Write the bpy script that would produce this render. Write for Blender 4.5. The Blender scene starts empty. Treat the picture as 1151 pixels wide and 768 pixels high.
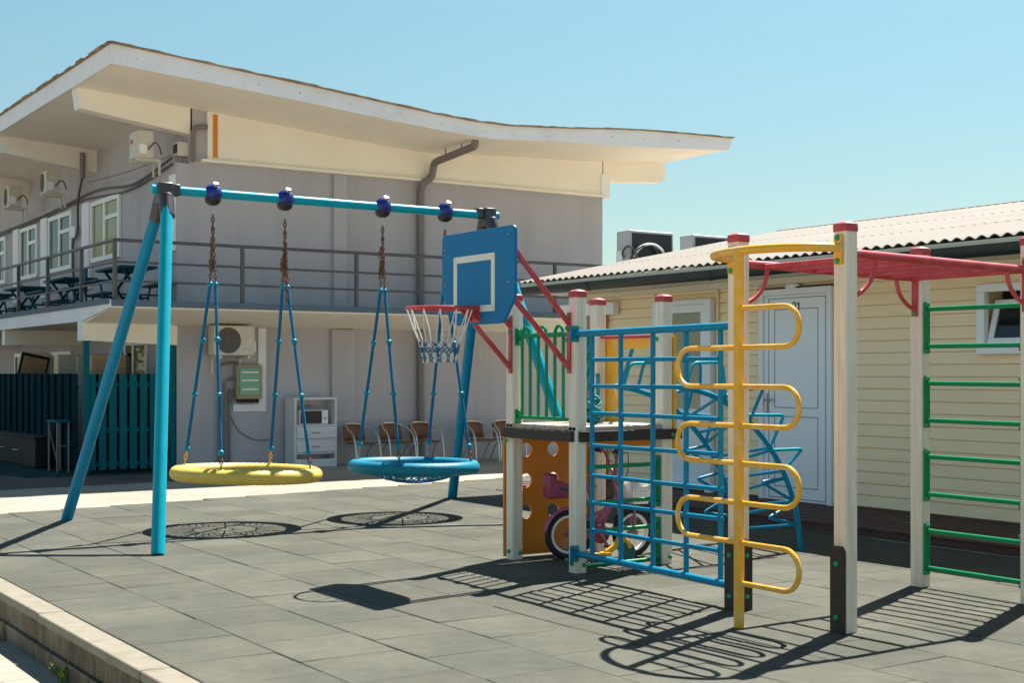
import bpy, bmesh, math, random
from mathutils import Vector, Matrix
R = math.radians
rnd = random.Random(7)
scene = bpy.context.scene
COL = scene.collection
# World axes: X runs along the climbing frame's short side, Y runs from the kerb corner
# towards the two-storey building, Z is up; the rubber surface is Z = 0.

# ------------------------------------------------------------------ materials
def nmat(name):
    m = bpy.data.materials.new(name); m.use_nodes = True
    nt = m.node_tree
    return m, nt, nt.nodes['Principled BSDF']

def mat(name, col, rough=.5, var=.12, scale=6., stretch=(1, 1, 1), bump=0., bscale=60., metal=0.,
        spec=.5, dirt=None, dirt_scale=2., dirt_amt=.35, dirt_stretch=(1, 1, 1), coat=0.):
    m, nt, b = nmat(name)
    N, L = nt.nodes, nt.links
    tc = N.new('ShaderNodeTexCoord')
    def noise(sc, st, detail=5.):
        mp = N.new('ShaderNodeMapping'); mp.inputs['Scale'].default_value = st
        L.new(tc.outputs['Object'], mp.inputs['Vector'])
        n = N.new('ShaderNodeTexNoise'); n.inputs['Scale'].default_value = sc
        n.inputs['Detail'].default_value = detail; n.inputs['Roughness'].default_value = .6
        L.new(mp.outputs[0], n.inputs['Vector']); return n
    n = noise(scale, stretch)
    mr = N.new('ShaderNodeMapRange')
    mr.inputs['From Min'].default_value = .25; mr.inputs['From Max'].default_value = .75
    mr.inputs['To Min'].default_value = 1 - var; mr.inputs['To Max'].default_value = 1 + var
    L.new(n.outputs['Fac'], mr.inputs['Value'])
    mul = N.new('ShaderNodeVectorMath'); mul.operation = 'SCALE'
    mul.inputs[0].default_value = col
    L.new(mr.outputs[0], mul.inputs['Scale'])
    out = mul.outputs[0]
    if dirt:
        d = noise(dirt_scale, dirt_stretch, 8.)
        dr = N.new('ShaderNodeMapRange')
        dr.inputs['From Min'].default_value = .48; dr.inputs['From Max'].default_value = .72
        dr.inputs['To Max'].default_value = dirt_amt
        L.new(d.outputs['Fac'], dr.inputs['Value'])
        mx = N.new('ShaderNodeMixRGB'); mx.inputs['Color2'].default_value = (*dirt, 1)
        L.new(dr.outputs[0], mx.inputs['Fac']); L.new(out, mx.inputs['Color1']); out = mx.outputs[0]
    L.new(out, b.inputs['Base Color'])
    rr = N.new('ShaderNodeMapRange')
    rr.inputs['To Min'].default_value = max(.02, rough - .1); rr.inputs['To Max'].default_value = min(1, rough + .1)
    L.new(n.outputs['Fac'], rr.inputs['Value']); L.new(rr.outputs[0], b.inputs['Roughness'])
    b.inputs['Metallic'].default_value = metal
    b.inputs['Specular IOR Level'].default_value = spec
    b.inputs['Coat Weight'].default_value = coat
    if bump:
        bn = noise(bscale, stretch, 6.)
        bp = N.new('ShaderNodeBump'); bp.inputs['Strength'].default_value = bump; bp.inputs['Distance'].default_value = .01
        L.new(bn.outputs['Fac'], bp.inputs['Height']); L.new(bp.outputs[0], b.inputs['Normal'])
    return m

M = {}
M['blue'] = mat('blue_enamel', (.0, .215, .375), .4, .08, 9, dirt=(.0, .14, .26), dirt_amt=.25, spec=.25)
M['blue_lit'] = mat('cyan_enamel', (.0, .34, .45), .36, .06, 9, dirt=(.0, .28, .39), dirt_amt=.25, spec=.25)  # lit copy of the blue enamel, sunlight put into the colour
M['board_blue'] = mat('blue_plastic_board', (.0, .155, .36), .5, .05, 4, dirt=(.01, .15, .33), dirt_amt=.2, spec=.25)
M['rope'] = mat('blue_rope', (.003, .14, .28), .7, .25, 60, bump=.6, bscale=120, spec=.25)
M['bead'] = mat('blue_bead', (.004, .24, .36), .3, .08, 30, spec=.25)
M['navy'] = mat('navy_clamp', (.008, .022, .20), .35, .1, 20)
M['yellow'] = mat('yellow_enamel', (.86, .42, .02), .35, .07, 9, dirt=(.80, .62, .36), dirt_amt=.55, dirt_scale=11)
M['ring_yellow'] = mat('yellow_wrapped_ring', (.70, .50, .085), .5, .1, 14, bump=.3, bscale=60, dirt=(.45, .33, .12), dirt_amt=.4)
M['ring_blue'] = mat('cyan_wrapped_ring', (.004, .20, .31), .42, .12, 14, bump=.3, bscale=60, spec=.25)
M['net_dark'] = mat('dark_seat_net', (.03, .03, .035), .8, .2, 40)
M['net_blue'] = mat('blue_seat_net', (.01, .16, .3), .75, .2, 40)
M['red'] = mat('red_enamel', (.50, .045, .055), .4, .1, 9, dirt=(.55, .16, .14), dirt_amt=.5, dirt_scale=9)
M['cap_red'] = mat('red_plastic_cap', (.46, .045, .055), .45, .12, 12, dirt=(.4, .15, .13), dirt_amt=.4)
M['green'] = mat('green_enamel', (.004, .235, .085), .33, .08, 9, spec=.25)
M['bolt'] = mat('green_bolt_cap', (.006, .30, .11), .35, .1, 20)
M['post'] = mat('cream_painted_post', (.82, .71, .58), .6, .10, 3.5, (9, 9, .7), .12, 30, dirt=(.50, .42, .31), dirt_amt=.35, dirt_scale=4, dirt_stretch=(6, 6, .6))
M['plank'] = mat('dark_brown_plank', (.030, .020, .016), .6, .3, 4, (10, 10, .6), .3, 40)
M['deckwood'] = mat('red_brown_deck', (.085, .035, .026), .62, .3, 3, (12, .6, 12), .3, 30, dirt=(.15, .09, .07), dirt_amt=.4)
M['floorwood'] = mat('worn_platform_wood', (.46, .36, .28), .7, .2, 3, (1, 10, 10), .3, 30)
M['orange'] = mat('orange_panel', (.72, .24, .015), .42, .07, 4, dirt=(.42, .14, .02), dirt_amt=.35)
M['cream'] = mat('white_hoop_square', (.72, .70, .60), .5, .06, 8)
M['net_white'] = mat('white_net_cord', (.75, .72, .68), .8, .1, 30)
M['steel'] = mat('dull_steel', (.45, .42, .40), .4, .2, 20, metal=.9)
M['rust'] = mat('rusty_chain', (.20, .095, .06), .65, .4, 40, metal=.55)
M['joint'] = mat('dark_steel_joint', (.075, .065, .07), .4, .25, 14, metal=.5)
M['black'] = mat('black_plastic', (.012, .012, .014), .45, .2, 20)
M['tyre'] = mat('black_tyre', (.018, .018, .02), .75, .2, 30)
M['pink'] = mat('pink_paint', (.42, .11, .20), .4, .12, 14)
M['pinkp'] = mat('pink_plastic', (.30, .035, .095), .4, .1, 14)
M['white'] = mat('white_plastic', (.86, .85, .84), .45, .06, 10)
M['toy_yellow'] = mat('toy_yellow', (.75, .42, .02), .4, .1, 14)
M['toy_teal'] = mat('toy_teal', (.01, .10, .13), .5, .1, 14)
M['tealnet'] = mat('teal_net_cord', (.01, .22, .22), .75, .3, 50)
M['grey_wall'] = mat('grey_render', (.45, .425, .45), .85, .05, 1.2, (1, 1, .35), .18, 90, dirt=(.33, .30, .295), dirt_scale=1.1, dirt_amt=.5, dirt_stretch=(1.6, 1.6, .22))
M['white_paint'] = mat('white_painted_concrete', (.82, .81, .83), .75, .04, 2, bump=.1, bscale=50, dirt=(.55, .50, .46), dirt_scale=1.6, dirt_amt=.25)
M['cream_paint'] = mat('cream_painted_concrete', (.88, .82, .71), .78, .04, 1.4, bump=.1, bscale=50, dirt=(.80, .72, .60), dirt_scale=.8, dirt_amt=.35)  # the band's own cream; on soffits, slabs and beams, warm bounce painted over white
M['roof_edge'] = mat('weathered_roof_covering', (.34, .25, .16), .9, .35, 5, bump=.5, bscale=30, dirt=(.06, .05, .04), dirt_scale=3, dirt_amt=.8)
M['rail'] = mat('grey_painted_rail', (.085, .08, .088), .5, .15, 6)
M['slab_edge'] = mat('blue_grey_slab_edge', (.085, .125, .165), .7, .15, 3)
M['pipe'] = mat('grey_brown_pipe', (.20, .17, .16), .55, .12, 5, (3, 3, .6))
M['wire'] = mat('dark_grey_cable', (.09, .085, .085), .6, .2, 10)
M['ac'] = mat('cream_metal_casing', (.62, .58, .50), .5, .07, 6, dirt=(.40, .36, .28), dirt_amt=.3)
M['ac_grey'] = mat('pale_grey_casing', (.50, .50, .50), .5, .06, 6)
M['dark'] = mat('dark_grille', (.018, .02, .024), .55, .3, 30)
M['pvc'] = mat('white_window_frame', (.82, .82, .83), .35, .03, 5)
M['door_white'] = mat('white_door_panel', (.80, .81, .86), .38, .03, 3)
M['groove'] = mat('grey_seal', (.10, .11, .12), .6, .1, 9)
M['siding'] = mat('cream_yellow_siding', (.93, .725, .465), .5, .04, 2.5, (8, .4, 8), dirt=(.84, .65, .41), dirt_scale=1.1, dirt_amt=.25)
M['trim'] = mat('pale_cream_trim', (.72, .66, .52), .5, .04, 3)
M['gutter'] = mat('dark_green_gutter', (.010, .020, .020), .5, .15, 4)
M['sheet'] = mat('pale_corrugated_sheet', (.205, .182, .160), .8, .10, 1.4, (1, .5, 1), .08, 40, dirt=(.20, .178, .16), dirt_scale=1.2, dirt_amt=.4, dirt_stretch=(.4, 5, 1))
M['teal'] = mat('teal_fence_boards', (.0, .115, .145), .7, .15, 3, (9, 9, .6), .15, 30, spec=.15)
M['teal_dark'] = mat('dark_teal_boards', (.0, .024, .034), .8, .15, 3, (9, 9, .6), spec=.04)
M['teal_furn'] = mat('teal_painted_furniture', (.004, .06, .08), .5, .15, 8, spec=.15)
M['matgreen'] = mat('dark_teal_matting', (.004, .045, .05), .9, .2, 5, spec=.15)
M['brown'] = mat('dark_brown_wood', (.008, .006, .007), .7, .3, 6)
M['tan'] = mat('tan_wood', (.36, .23, .13), .6, .2, 4, (1, 1, 8))
M['rattan'] = mat('brown_rattan_weave', (.20, .085, .035), .6, .35, 70, bump=.5, bscale=160)
M['alu'] = mat('pale_aluminium', (.62, .60, .57), .32, .1, 12, metal=.75)
M['cab'] = mat('white_cabinet_board', (.66, .65, .66), .5, .05, 5)
M['box_green'] = mat('translucent_green_cover', (.10, .34, .24), .15, .1, 8, spec=.7)
M['box_tan'] = mat('tan_meter_box', (.33, .28, .17), .55, .1, 6)
M['leaf'] = mat('weed_leaf', (.20, .27, .03), .6, .3, 30)
M['leaf_tree'] = mat('tree_leaf', (.16, .20, .03), .6, .35, 2)
M['bark'] = mat('tree_bark', (.09, .065, .045), .9, .3, 8, (3, 3, .5))
M['gravel_dark'] = mat('dark_gap_base', (.020, .020, .018), .95, .3, 20)

def glass_mat():
    m, nt, b = nmat('window_glass')
    b.inputs['Base Color'].default_value = (.012, .016, .018, 1)
    b.inputs['Roughness'].default_value = .04
    b.inputs['Specular IOR Level'].default_value = .5
    N, L = nt.nodes, nt.links
    n = N.new('ShaderNodeTexNoise'); n.inputs['Scale'].default_value = 1.3
    bp = N.new('ShaderNodeBump'); bp.inputs['Strength'].default_value = .04
    L.new(n.outputs['Fac'], bp.inputs['Height']); L.new(bp.outputs[0], b.inputs['Normal'])
    return m
M['glass'] = glass_mat()
def mirror_mat():
    m, nt, b = nmat('tree_reflecting_glass')
    b.inputs['Base Color'].default_value = (.01, .014, .012, 1); b.inputs['Roughness'].default_value = .03; b.inputs['IOR'].default_value = 2.4
    return m
M['mirror'] = mirror_mat()
M['curtain'] = mat('olive_curtained_glass', (.24, .20, .05), .12, .3, 5, (1, 6, .3), spec=.8)  # reflection of trees painted into the pane colour
M['curtain_pale'] = mat('greenish_curtained_glass', (.27, .27, .20), .12, .12, 5, (1, 8, .3), spec=.8)

def leaf_translucent():
    m = M['leaf_tree']; b = m.node_tree.nodes['Principled BSDF']
    b.inputs['Transmission Weight'].default_value = 0
    return m

def rubber_mat():
    m, nt, b = nmat('grey_green_rubber_tile'); N, L = nt.nodes, nt.links
    at = N.new('ShaderNodeAttribute'); at.attribute_name = 'tone'
    tc = N.new('ShaderNodeTexCoord')
    def noise(sc, det=5.):
        n = N.new('ShaderNodeTexNoise'); n.inputs['Scale'].default_value = sc; n.inputs['Detail'].default_value = det
        n.inputs['Roughness'].default_value = .65
        L.new(tc.outputs['Object'], n.inputs['Vector']); return n
    big, fine, mid = noise(1.1, 6), noise(170, 2), noise(9, 6)
    def mrange(src, a, bb, c, d):
        r = N.new('ShaderNodeMapRange'); L.new(src, r.inputs['Value'])
        for k, v in zip(('From Min', 'From Max', 'To Min', 'To Max'), (a, bb, c, d)): r.inputs[k].default_value = v
        return r.outputs[0]
    def mulv(a, bb):
        x = N.new('ShaderNodeMath'); x.operation = 'MULTIPLY'; L.new(a, x.inputs[0]); L.new(bb, x.inputs[1]); return x.outputs[0]
    f = mulv(mrange(big.outputs['Fac'], .3, .7, .86, 1.12), mrange(fine.outputs['Fac'], .3, .7, .72, 1.28))
    f = mulv(f, mrange(mid.outputs['Fac'], .3, .7, .90, 1.10))
    f = mulv(f, at.outputs['Fac'])
    s = N.new('ShaderNodeVectorMath'); s.operation = 'SCALE'
    mx = N.new('ShaderNodeMixRGB'); mx.inputs['Color1'].default_value = (.085, .088, .073, 1); mx.inputs['Color2'].default_value = (.099, .097, .079, 1)
    L.new(mrange(big.outputs['Fac'], .42, .62, 0, 1), mx.inputs['Fac'])
    L.new(mx.outputs[0], s.inputs[0]); L.new(f, s.inputs['Scale'])
    L.new(s.outputs[0], b.inputs['Base Color'])
    b.inputs['Roughness'].default_value = .92; b.inputs['Specular IOR Level'].default_value = .2
    bp = N.new('ShaderNodeBump'); bp.inputs['Strength'].default_value = .5; bp.inputs['Distance'].default_value = .004
    L.new(fine.outputs['Fac'], bp.inputs['Height']); L.new(bp.outputs[0], b.inputs['Normal'])
    return m
M['rubber'] = rubber_mat()

def paver_mat():
    m, nt, b = nmat('sandy_concrete_pavers'); N, L = nt.nodes, nt.links
    tc = N.new('ShaderNodeTexCoord')
    br = N.new('ShaderNodeTexBrick'); br.inputs['Scale'].default_value = 1.
    br.inputs['Brick Width'].default_value = .42; br.inputs['Row Height'].default_value = .21
    br.inputs['Mortar Size'].default_value = .006; br.inputs['Bias'].default_value = -.2
    br.inputs['Color1'].default_value = (.335, .30, .245, 1); br.inputs['Color2'].default_value = (.30, .27, .22, 1)
    br.inputs['Mortar'].default_value = (.21, .18, .14, 1)
    L.new(tc.outputs['Object'], br.inputs['Vector'])
    n = N.new('ShaderNodeTexNoise'); n.inputs['Scale'].default_value = .8; n.inputs['Detail'].default_value = 8
    L.new(tc.outputs['Object'], n.inputs['Vector'])
    r = N.new('ShaderNodeMapRange'); r.inputs['From Min'].default_value = .3; r.inputs['From Max'].default_value = .7
    r.inputs['To Min'].default_value = .8; r.inputs['To Max'].default_value = 1.15
    L.new(n.outputs['Fac'], r.inputs['Value'])
    s = N.new('ShaderNodeVectorMath'); s.operation = 'SCALE'
    L.new(br.outputs['Color'], s.inputs[0]); L.new(r.outputs[0], s.inputs['Scale']); L.new(s.outputs[0], b.inputs['Base Color'])
    b.inputs['Roughness'].default_value = .9
    f = N.new('ShaderNodeTexNoise'); f.inputs['Scale'].default_value = 60
    L.new(tc.outputs['Object'], f.inputs['Vector'])
    bp = N.new('ShaderNodeBump'); bp.inputs['Strength'].default_value = .3; bp.inputs['Distance'].default_value = .006
    L.new(f.outputs['Fac'], bp.inputs['Height']); L.new(bp.outputs[0], b.inputs['Normal'])
    return m
M['paver'] = paver_mat()
M['asphalt'] = mat('worn_asphalt', (.062, .055, .052), .9, .2, 2, bump=.3, bscale=80, dirt=(.13, .11, .09), dirt_scale=1.2, dirt_amt=.5)  # dark tone for shade painted on the paving, also the deck kerb
M['kerb'] = mat('sandy_kerb_concrete', (.225, .20, .155), .85, .08, 5, bump=.3, bscale=60, dirt=(.12, .105, .08), dirt_scale=6, dirt_amt=.55)

def kerb_face_mat():
    m, nt, b = nmat('mould_streaked_kerb_face'); N, L = nt.nodes, nt.links
    tc = N.new('ShaderNodeTexCoord')
    mp = N.new('ShaderNodeMapping'); mp.inputs['Scale'].default_value = (30, 30, 4.0)
    L.new(tc.outputs['Object'], mp.inputs['Vector'])
    n = N.new('ShaderNodeTexNoise'); n.inputs['Scale'].default_value = 1.0; n.inputs['Detail'].default_value = 8
    L.new(mp.outputs[0], n.inputs['Vector'])
    cr = N.new('ShaderNodeValToRGB')
    cr.color_ramp.elements[0].position = .38; cr.color_ramp.elements[0].color = (.05, .038, .026, 1)
    cr.color_ramp.elements[1].position = .66; cr.color_ramp.elements[1].color = (.20, .155, .105, 1)
    mp3 = N.new('ShaderNodeMapping'); mp3.inputs['Scale'].default_value = (5, 5, 2.5); L.new(tc.outputs['Object'], mp3.inputs['Vector'])
    n3 = N.new('ShaderNodeTexNoise'); n3.inputs['Scale'].default_value = 1.3; n3.inputs['Detail'].default_value = 9; n3.inputs['Roughness'].default_value = .7; L.new(mp3.outputs[0], n3.inputs['Vector'])
    mx3 = N.new('ShaderNodeMixRGB'); mx3.inputs['Fac'].default_value = .68; L.new(n.outputs['Fac'], mx3.inputs['Color1']); L.new(n3.outputs['Fac'], mx3.inputs['Color2'])
    L.new(mx3.outputs[0], cr.inputs['Fac'])
    n2 = N.new('ShaderNodeTexNoise'); n2.inputs['Scale'].default_value = 2.2; n2.inputs['Detail'].default_value = 6
    L.new(tc.outputs['Object'], n2.inputs['Vector'])
    r = N.new('ShaderNodeMapRange'); r.inputs['From Min'].default_value = .5; r.inputs['From Max'].default_value = .75
    L.new(n2.outputs['Fac'], r.inputs['Value'])
    mx = N.new('ShaderNodeMixRGB'); mx.inputs['Color2'].default_value = (.28, .23, .165, 1)
    L.new(r.outputs[0], mx.inputs['Fac']); L.new(cr.outputs[0], mx.inputs['Color1']); L.new(mx.outputs[0], b.inputs['Base Color'])
    b.inputs['Roughness'].default_value = .95
    bp = N.new('ShaderNodeBump'); bp.inputs['Strength'].default_value = .5; bp.inputs['Distance'].default_value = .01
    L.new(n.outputs['Fac'], bp.inputs['Height']); L.new(bp.outputs[0], b.inputs['Normal'])
    return m
M['kerb_face'] = kerb_face_mat()

# ------------------------------------------------------------------ mesh builder
WLOC = {}
def wloc(o):
    return WLOC.get(o.name, Vector((0, 0, 0))) if o else Vector((0, 0, 0))

class MB:
    def __init__(s): s.v = []; s.f = []
    def add(s, vs, fs):
        k = len(s.v); s.v += [Vector(v) for v in vs]; s.f += [tuple(i + k for i in f) for f in fs]; return s
    def box(s, x0, x1, y0, y1, z0, z1):
        if x0 > x1: x0, x1 = x1, x0
        if y0 > y1: y0, y1 = y1, y0
        if z0 > z1: z0, z1 = z1, z0
        vs = [(x, y, z) for z in (z0, z1) for y in (y0, y1) for x in (x0, x1)]
        return s.add(vs, [(0, 2, 3, 1), (4, 5, 7, 6), (0, 1, 5, 4), (2, 6, 7, 3), (0, 4, 6, 2), (1, 3, 7, 5)])
    def obox(s, c, size, mtx=Matrix.Identity(3)):
        c = Vector(c); hx, hy, hz = (d / 2 for d in size)
        vs = [c + mtx @ Vector((x, y, z)) for z in (-hz, hz) for y in (-hy, hy) for x in (-hx, hx)]
        return s.add(vs, [(0, 2, 3, 1), (4, 5, 7, 6), (0, 1, 5, 4), (2, 6, 7, 3), (0, 4, 6, 2), (1, 3, 7, 5)])
    def beam(s, a, b, w, h, up=(0, 0, 1)):
        a, b = Vector(a), Vector(b); d = (b - a); L = d.length; d.normalize()
        side = d.cross(Vector(up))
        if side.length < 1e-4: side = d.cross(Vector((1, 0, 0)))
        side.normalize(); u = side.cross(d)
        m = Matrix((d, side, u)).transposed()
        return s.obox((a + b) / 2, (L, w, h), m)
    def tube(s, pts, r, n=10, closed=False, cap=True):
        P = [Vector(p) for p in pts]; k = len(P)
        rs = r if isinstance(r, (list, tuple)) else [r] * k
        T = []
        for i in range(k):
            a = P[(i - 1) % k] if (closed or i > 0) else P[i]
            b = P[(i + 1) % k] if (closed or i < k - 1) else P[i]
            t = (b - a); T.append(t.normalized() if t.length > 1e-9 else Vector((0, 0, 1)))
        ref = Vector((0, 0, 1)) if abs(T[0].z) < .9 else Vector((1, 0, 0))
        nrm = T[0].cross(ref).normalized()
        rings = []; base = len(s.v)
        for i in range(k):
            nrm = (nrm - T[i] * nrm.dot(T[i])).normalized(); bi = T[i].cross(nrm)
            for j in range(n):
                a = 2 * math.pi * j / n
                s.v.append(P[i] + (nrm * math.cos(a) + bi * math.sin(a)) * rs[i])
        m = k if closed else k - 1
        for i in range(m):
            for j in range(n):
                a, b = base + i * n + j, base + i * n + (j + 1) % n
                i2 = (i + 1) % k
                c, d = base + i2 * n + (j + 1) % n, base + i2 * n + j
                s.f.append((a, b, c, d))
        if cap and not closed:
            s.f.append(tuple(base + j for j in range(n))[::-1])
            s.f.append(tuple(base + (k - 1) * n + j for j in range(n)))
        return s
    def prism(s, poly, axis, a0, a1):
        """poly: 2D outline; axis 'x': (y,z), 'y': (x,z), 'z': (x,y)"""
        def P(p, a):
            return {'x': (a, p[0], p[1]), 'y': (p[0], a, p[1]), 'z': (p[0], p[1], a)}[axis]
        n = len(poly)
        vs = [P(p, a0) for p in poly] + [P(p, a1) for p in poly]
        fs = [tuple(range(n))[::-1], tuple(range(n, 2 * n))] + [(i, (i + 1) % n, n + (i + 1) % n, n + i) for i in range(n)]
        return s.add(vs, fs)
    def sphere(s, c, r, nu=10, nv=7, sc=(1, 1, 1)):
        c = Vector(c); vs = []; fs = []
        for i in range(1, nv):
            p = math.pi * i / nv
            for j in range(nu):
                a = 2 * math.pi * j / nu
                vs.append(c + Vector((math.sin(p) * math.cos(a) * sc[0], math.sin(p) * math.sin(a) * sc[1], math.cos(p) * sc[2])) * r)
        t = len(vs); vs.append(c + Vector((0, 0, r * sc[2]))); vs.append(c - Vector((0, 0, r * sc[2])))
        for j in range(nu):
            fs.append((t, j, (j + 1) % nu)); fs.append((t + 1, (nv - 2) * nu + (j + 1) % nu, (nv - 2) * nu + j))
            for i in range(nv - 2):
                fs.append((i * nu + j, (i + 1) * nu + j, (i + 1) * nu + (j + 1) % nu, i * nu + (j + 1) % nu))
        return s.add(vs, fs)
    def disc(s, c, axis, r, h, n=24):
        c = Vector(c); a = Vector(axis).normalized()
        return s.tube([c - a * h / 2, c + a * h / 2], r, n)
    def build(s, name, m, parent=None, bevel=0., smooth=38, world=True, seg=2):
        off = wloc(parent) if world else Vector((0, 0, 0))
        me = bpy.data.meshes.new(name)
        me.from_pydata([v - off for v in s.v], [], s.f)
        bm = bmesh.new(); bm.from_mesh(me)
        bmesh.ops.recalc_face_normals(bm, faces=bm.faces); bm.to_mesh(me); bm.free()
        me.materials.append(M[m] if isinstance(m, str) else m)
        if smooth:
            me.shade_smooth(); me.set_sharp_from_angle(angle=R(smooth))
        o = bpy.data.objects.new(name, me); COL.objects.link(o)
        if parent: o.parent = parent
        WLOC[o.name] = off.copy() if world else Vector((0, 0, 0))
        if bevel:
            md = o.modifiers.new('bevel', 'BEVEL'); md.width = bevel; md.segments = seg; md.limit_method = 'ANGLE'; md.angle_limit = R(45)
        return o

def tag(o, label, cat, group=None):
    o['label'] = label; o['category'] = cat
    if group: o['group'] = group
    return o
def thing(name, loc, label, cat, group=None, rot=0):
    o = bpy.data.objects.new(name, None); COL.objects.link(o); o.location = loc
    o.rotation_euler = (0, 0, rot); o.empty_display_size = .2
    WLOC[o.name] = Vector(loc)
    return tag(o, label, cat, group)
def structure(o): o['kind'] = 'structure'; return o
def kids(o): return [c for c in bpy.data.objects if c.parent == o]
def copy_tree(o, parent=None):
    c = o.copy(); COL.objects.link(c)
    if parent: c.parent = parent
    for ch in kids(o): copy_tree(ch, c)
    return c
def arc(c, r, a0, a1, n, ax1=(1, 0, 0), ax2=(0, 0, 1)):
    c, e1, e2 = Vector(c), Vector(ax1), Vector(ax2)
    return [c + e1 * (r * math.cos(a0 + (a1 - a0) * i / n)) + e2 * (r * math.sin(a0 + (a1 - a0) * i / n)) for i in range(n + 1)]
def spline(pts, n=6):
    P = [Vector(p) for p in pts]; out = []
    for i in range(len(P) - 1):
        p0, p1, p2, p3 = P[max(i - 1, 0)], P[i], P[i + 1], P[min(i + 2, len(P) - 1)]
        for k in range(n):
            t = k / n
            out.append(.5 * ((2 * p1) + (p2 - p0) * t + (2 * p0 - 5 * p1 + 4 * p2 - p3) * t * t + (3 * p1 - p0 - 3 * p2 + p3) * t ** 3))
    return out + [P[-1]]
def rounded(pts, r, n=5):
    """polyline with rounded corners"""
    P = [Vector(p) for p in pts]; out = [P[0]]
    for i in range(1, len(P) - 1):
        a, b, c = P[i - 1], P[i], P[i + 1]
        d1, d2 = (a - b), (c - b); rr = min(r, d1.length * .49, d2.length * .49)
        p, q = b + d1.normalized() * rr, b + d2.normalized() * rr
        for k in range(n + 1):
            t = k / n; out.append(p * (1 - t) ** 2 + b * 2 * t * (1 - t) + q * t * t)
    return out + [P[-1]]
def hsh(*a): return random.Random(str(a)).random()

# ------------------------------------------------------------------ camera, sun, sky
cam = bpy.data.cameras.new('camera'); co = bpy.data.objects.new('camera', cam); COL.objects.link(co)
cam.sensor_width = 36; cam.lens = 1535 / 1151 * 36; cam.shift_y = .0312; cam.clip_end = 600; cam.clip_start = .1
co.location = (0, 0, 1.5); co.rotation_euler = (R(90), 0, -R(33.487))
scene.camera = co
SUN = Vector((.56, .235, 1.0)).normalized()
sl = bpy.data.lights.new('sun', 'SUN'); so = bpy.data.objects.new('sun', sl); COL.objects.link(so)
sl.energy = 5.0; sl.angle = R(.5); sl.color = (1.0, .945, .85)
so.rotation_euler = (-SUN).to_track_quat('-Z', 'Y').to_euler(); so.location = (20, 10, 30)
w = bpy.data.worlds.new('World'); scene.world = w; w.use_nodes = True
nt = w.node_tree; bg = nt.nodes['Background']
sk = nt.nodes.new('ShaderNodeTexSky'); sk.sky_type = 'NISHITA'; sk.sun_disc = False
sk.sun_elevation = math.asin(SUN.z); sk.sun_rotation = math.atan2(SUN.x, SUN.y)
sk.altitude = 0; sk.air_density = 1.0; sk.dust_density = .6; sk.ozone_density = 1.0
tint = nt.nodes.new('ShaderNodeMixRGB'); tint.blend_type = 'MULTIPLY'; tint.inputs['Fac'].default_value = 1
tint.inputs['Color2'].default_value = (.92, 1.14, .985, 1)
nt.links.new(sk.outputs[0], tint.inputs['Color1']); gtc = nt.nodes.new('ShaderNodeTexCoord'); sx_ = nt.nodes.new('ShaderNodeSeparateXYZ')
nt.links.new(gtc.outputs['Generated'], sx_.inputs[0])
zr = nt.nodes.new('ShaderNodeValToRGB'); ce = zr.color_ramp.elements  # dims the visible sky, lifts unseen sky above it to fill shaded walls
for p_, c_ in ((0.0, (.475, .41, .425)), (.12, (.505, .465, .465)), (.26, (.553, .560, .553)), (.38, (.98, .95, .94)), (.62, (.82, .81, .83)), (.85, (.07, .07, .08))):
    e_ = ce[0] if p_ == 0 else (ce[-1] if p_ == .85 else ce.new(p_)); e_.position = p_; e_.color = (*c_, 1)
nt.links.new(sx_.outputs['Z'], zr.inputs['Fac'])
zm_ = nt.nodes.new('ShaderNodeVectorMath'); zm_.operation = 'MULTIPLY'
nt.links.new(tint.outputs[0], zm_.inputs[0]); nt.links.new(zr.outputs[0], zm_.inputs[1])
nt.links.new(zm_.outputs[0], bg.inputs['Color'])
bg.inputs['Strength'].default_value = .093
scene.view_settings.view_transform = 'Standard'; scene.view_settings.look = 'None'
scene.view_settings.exposure = 1.3; scene.view_settings.gamma = 1
scene.render.film_transparent = False
scene.cycles.max_bounces = 8; scene.cycles.diffuse_bounces = 4

# ------------------------------------------------------------------ ground
LOW = -.28
mb = MB(); mb.add([(-250, -250, LOW), (250, -250, LOW), (250, 250, LOW), (-250, 250, LOW)], [(0, 1, 2, 3)])
structure(mb.build('ground', 'paver', smooth=0))
mb = MB(); mb.add([(2.0, 21.4, LOW + .004), (8.7, 21.9, LOW + .004), (8.7, 40, LOW + .004), (-8, 40, LOW + .004), (-8, 20.6, LOW + .004)], [(0, 1, 2, 3, 4)])
structure(mb.build('asphalt_strip', 'asphalt', smooth=0))  # dark sheet that paints the building's shade onto the paving
mb = MB(); mb.add([(5.9, 23.9, LOW + .012), (8.4, 23.6, LOW + .012), (8.6, 24.2, LOW + .012), (8.6, 32, LOW + .012), (6.3, 32, LOW + .012), (5.6, 26.0, LOW + .012)], [(0, 1, 2, 3, 4, 5)])
structure(mb.build('matting', 'matgreen', smooth=0))

# rubber play surface: tiles as one sheet of shallow blocks with dark gaps
T = .585; U0 = 2.405
def far_edge(u): return 15.17 + (u - 3.48) * (16.4 - 15.17) / (10.6 - 3.48)
mb = MB(); tones = []
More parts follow.
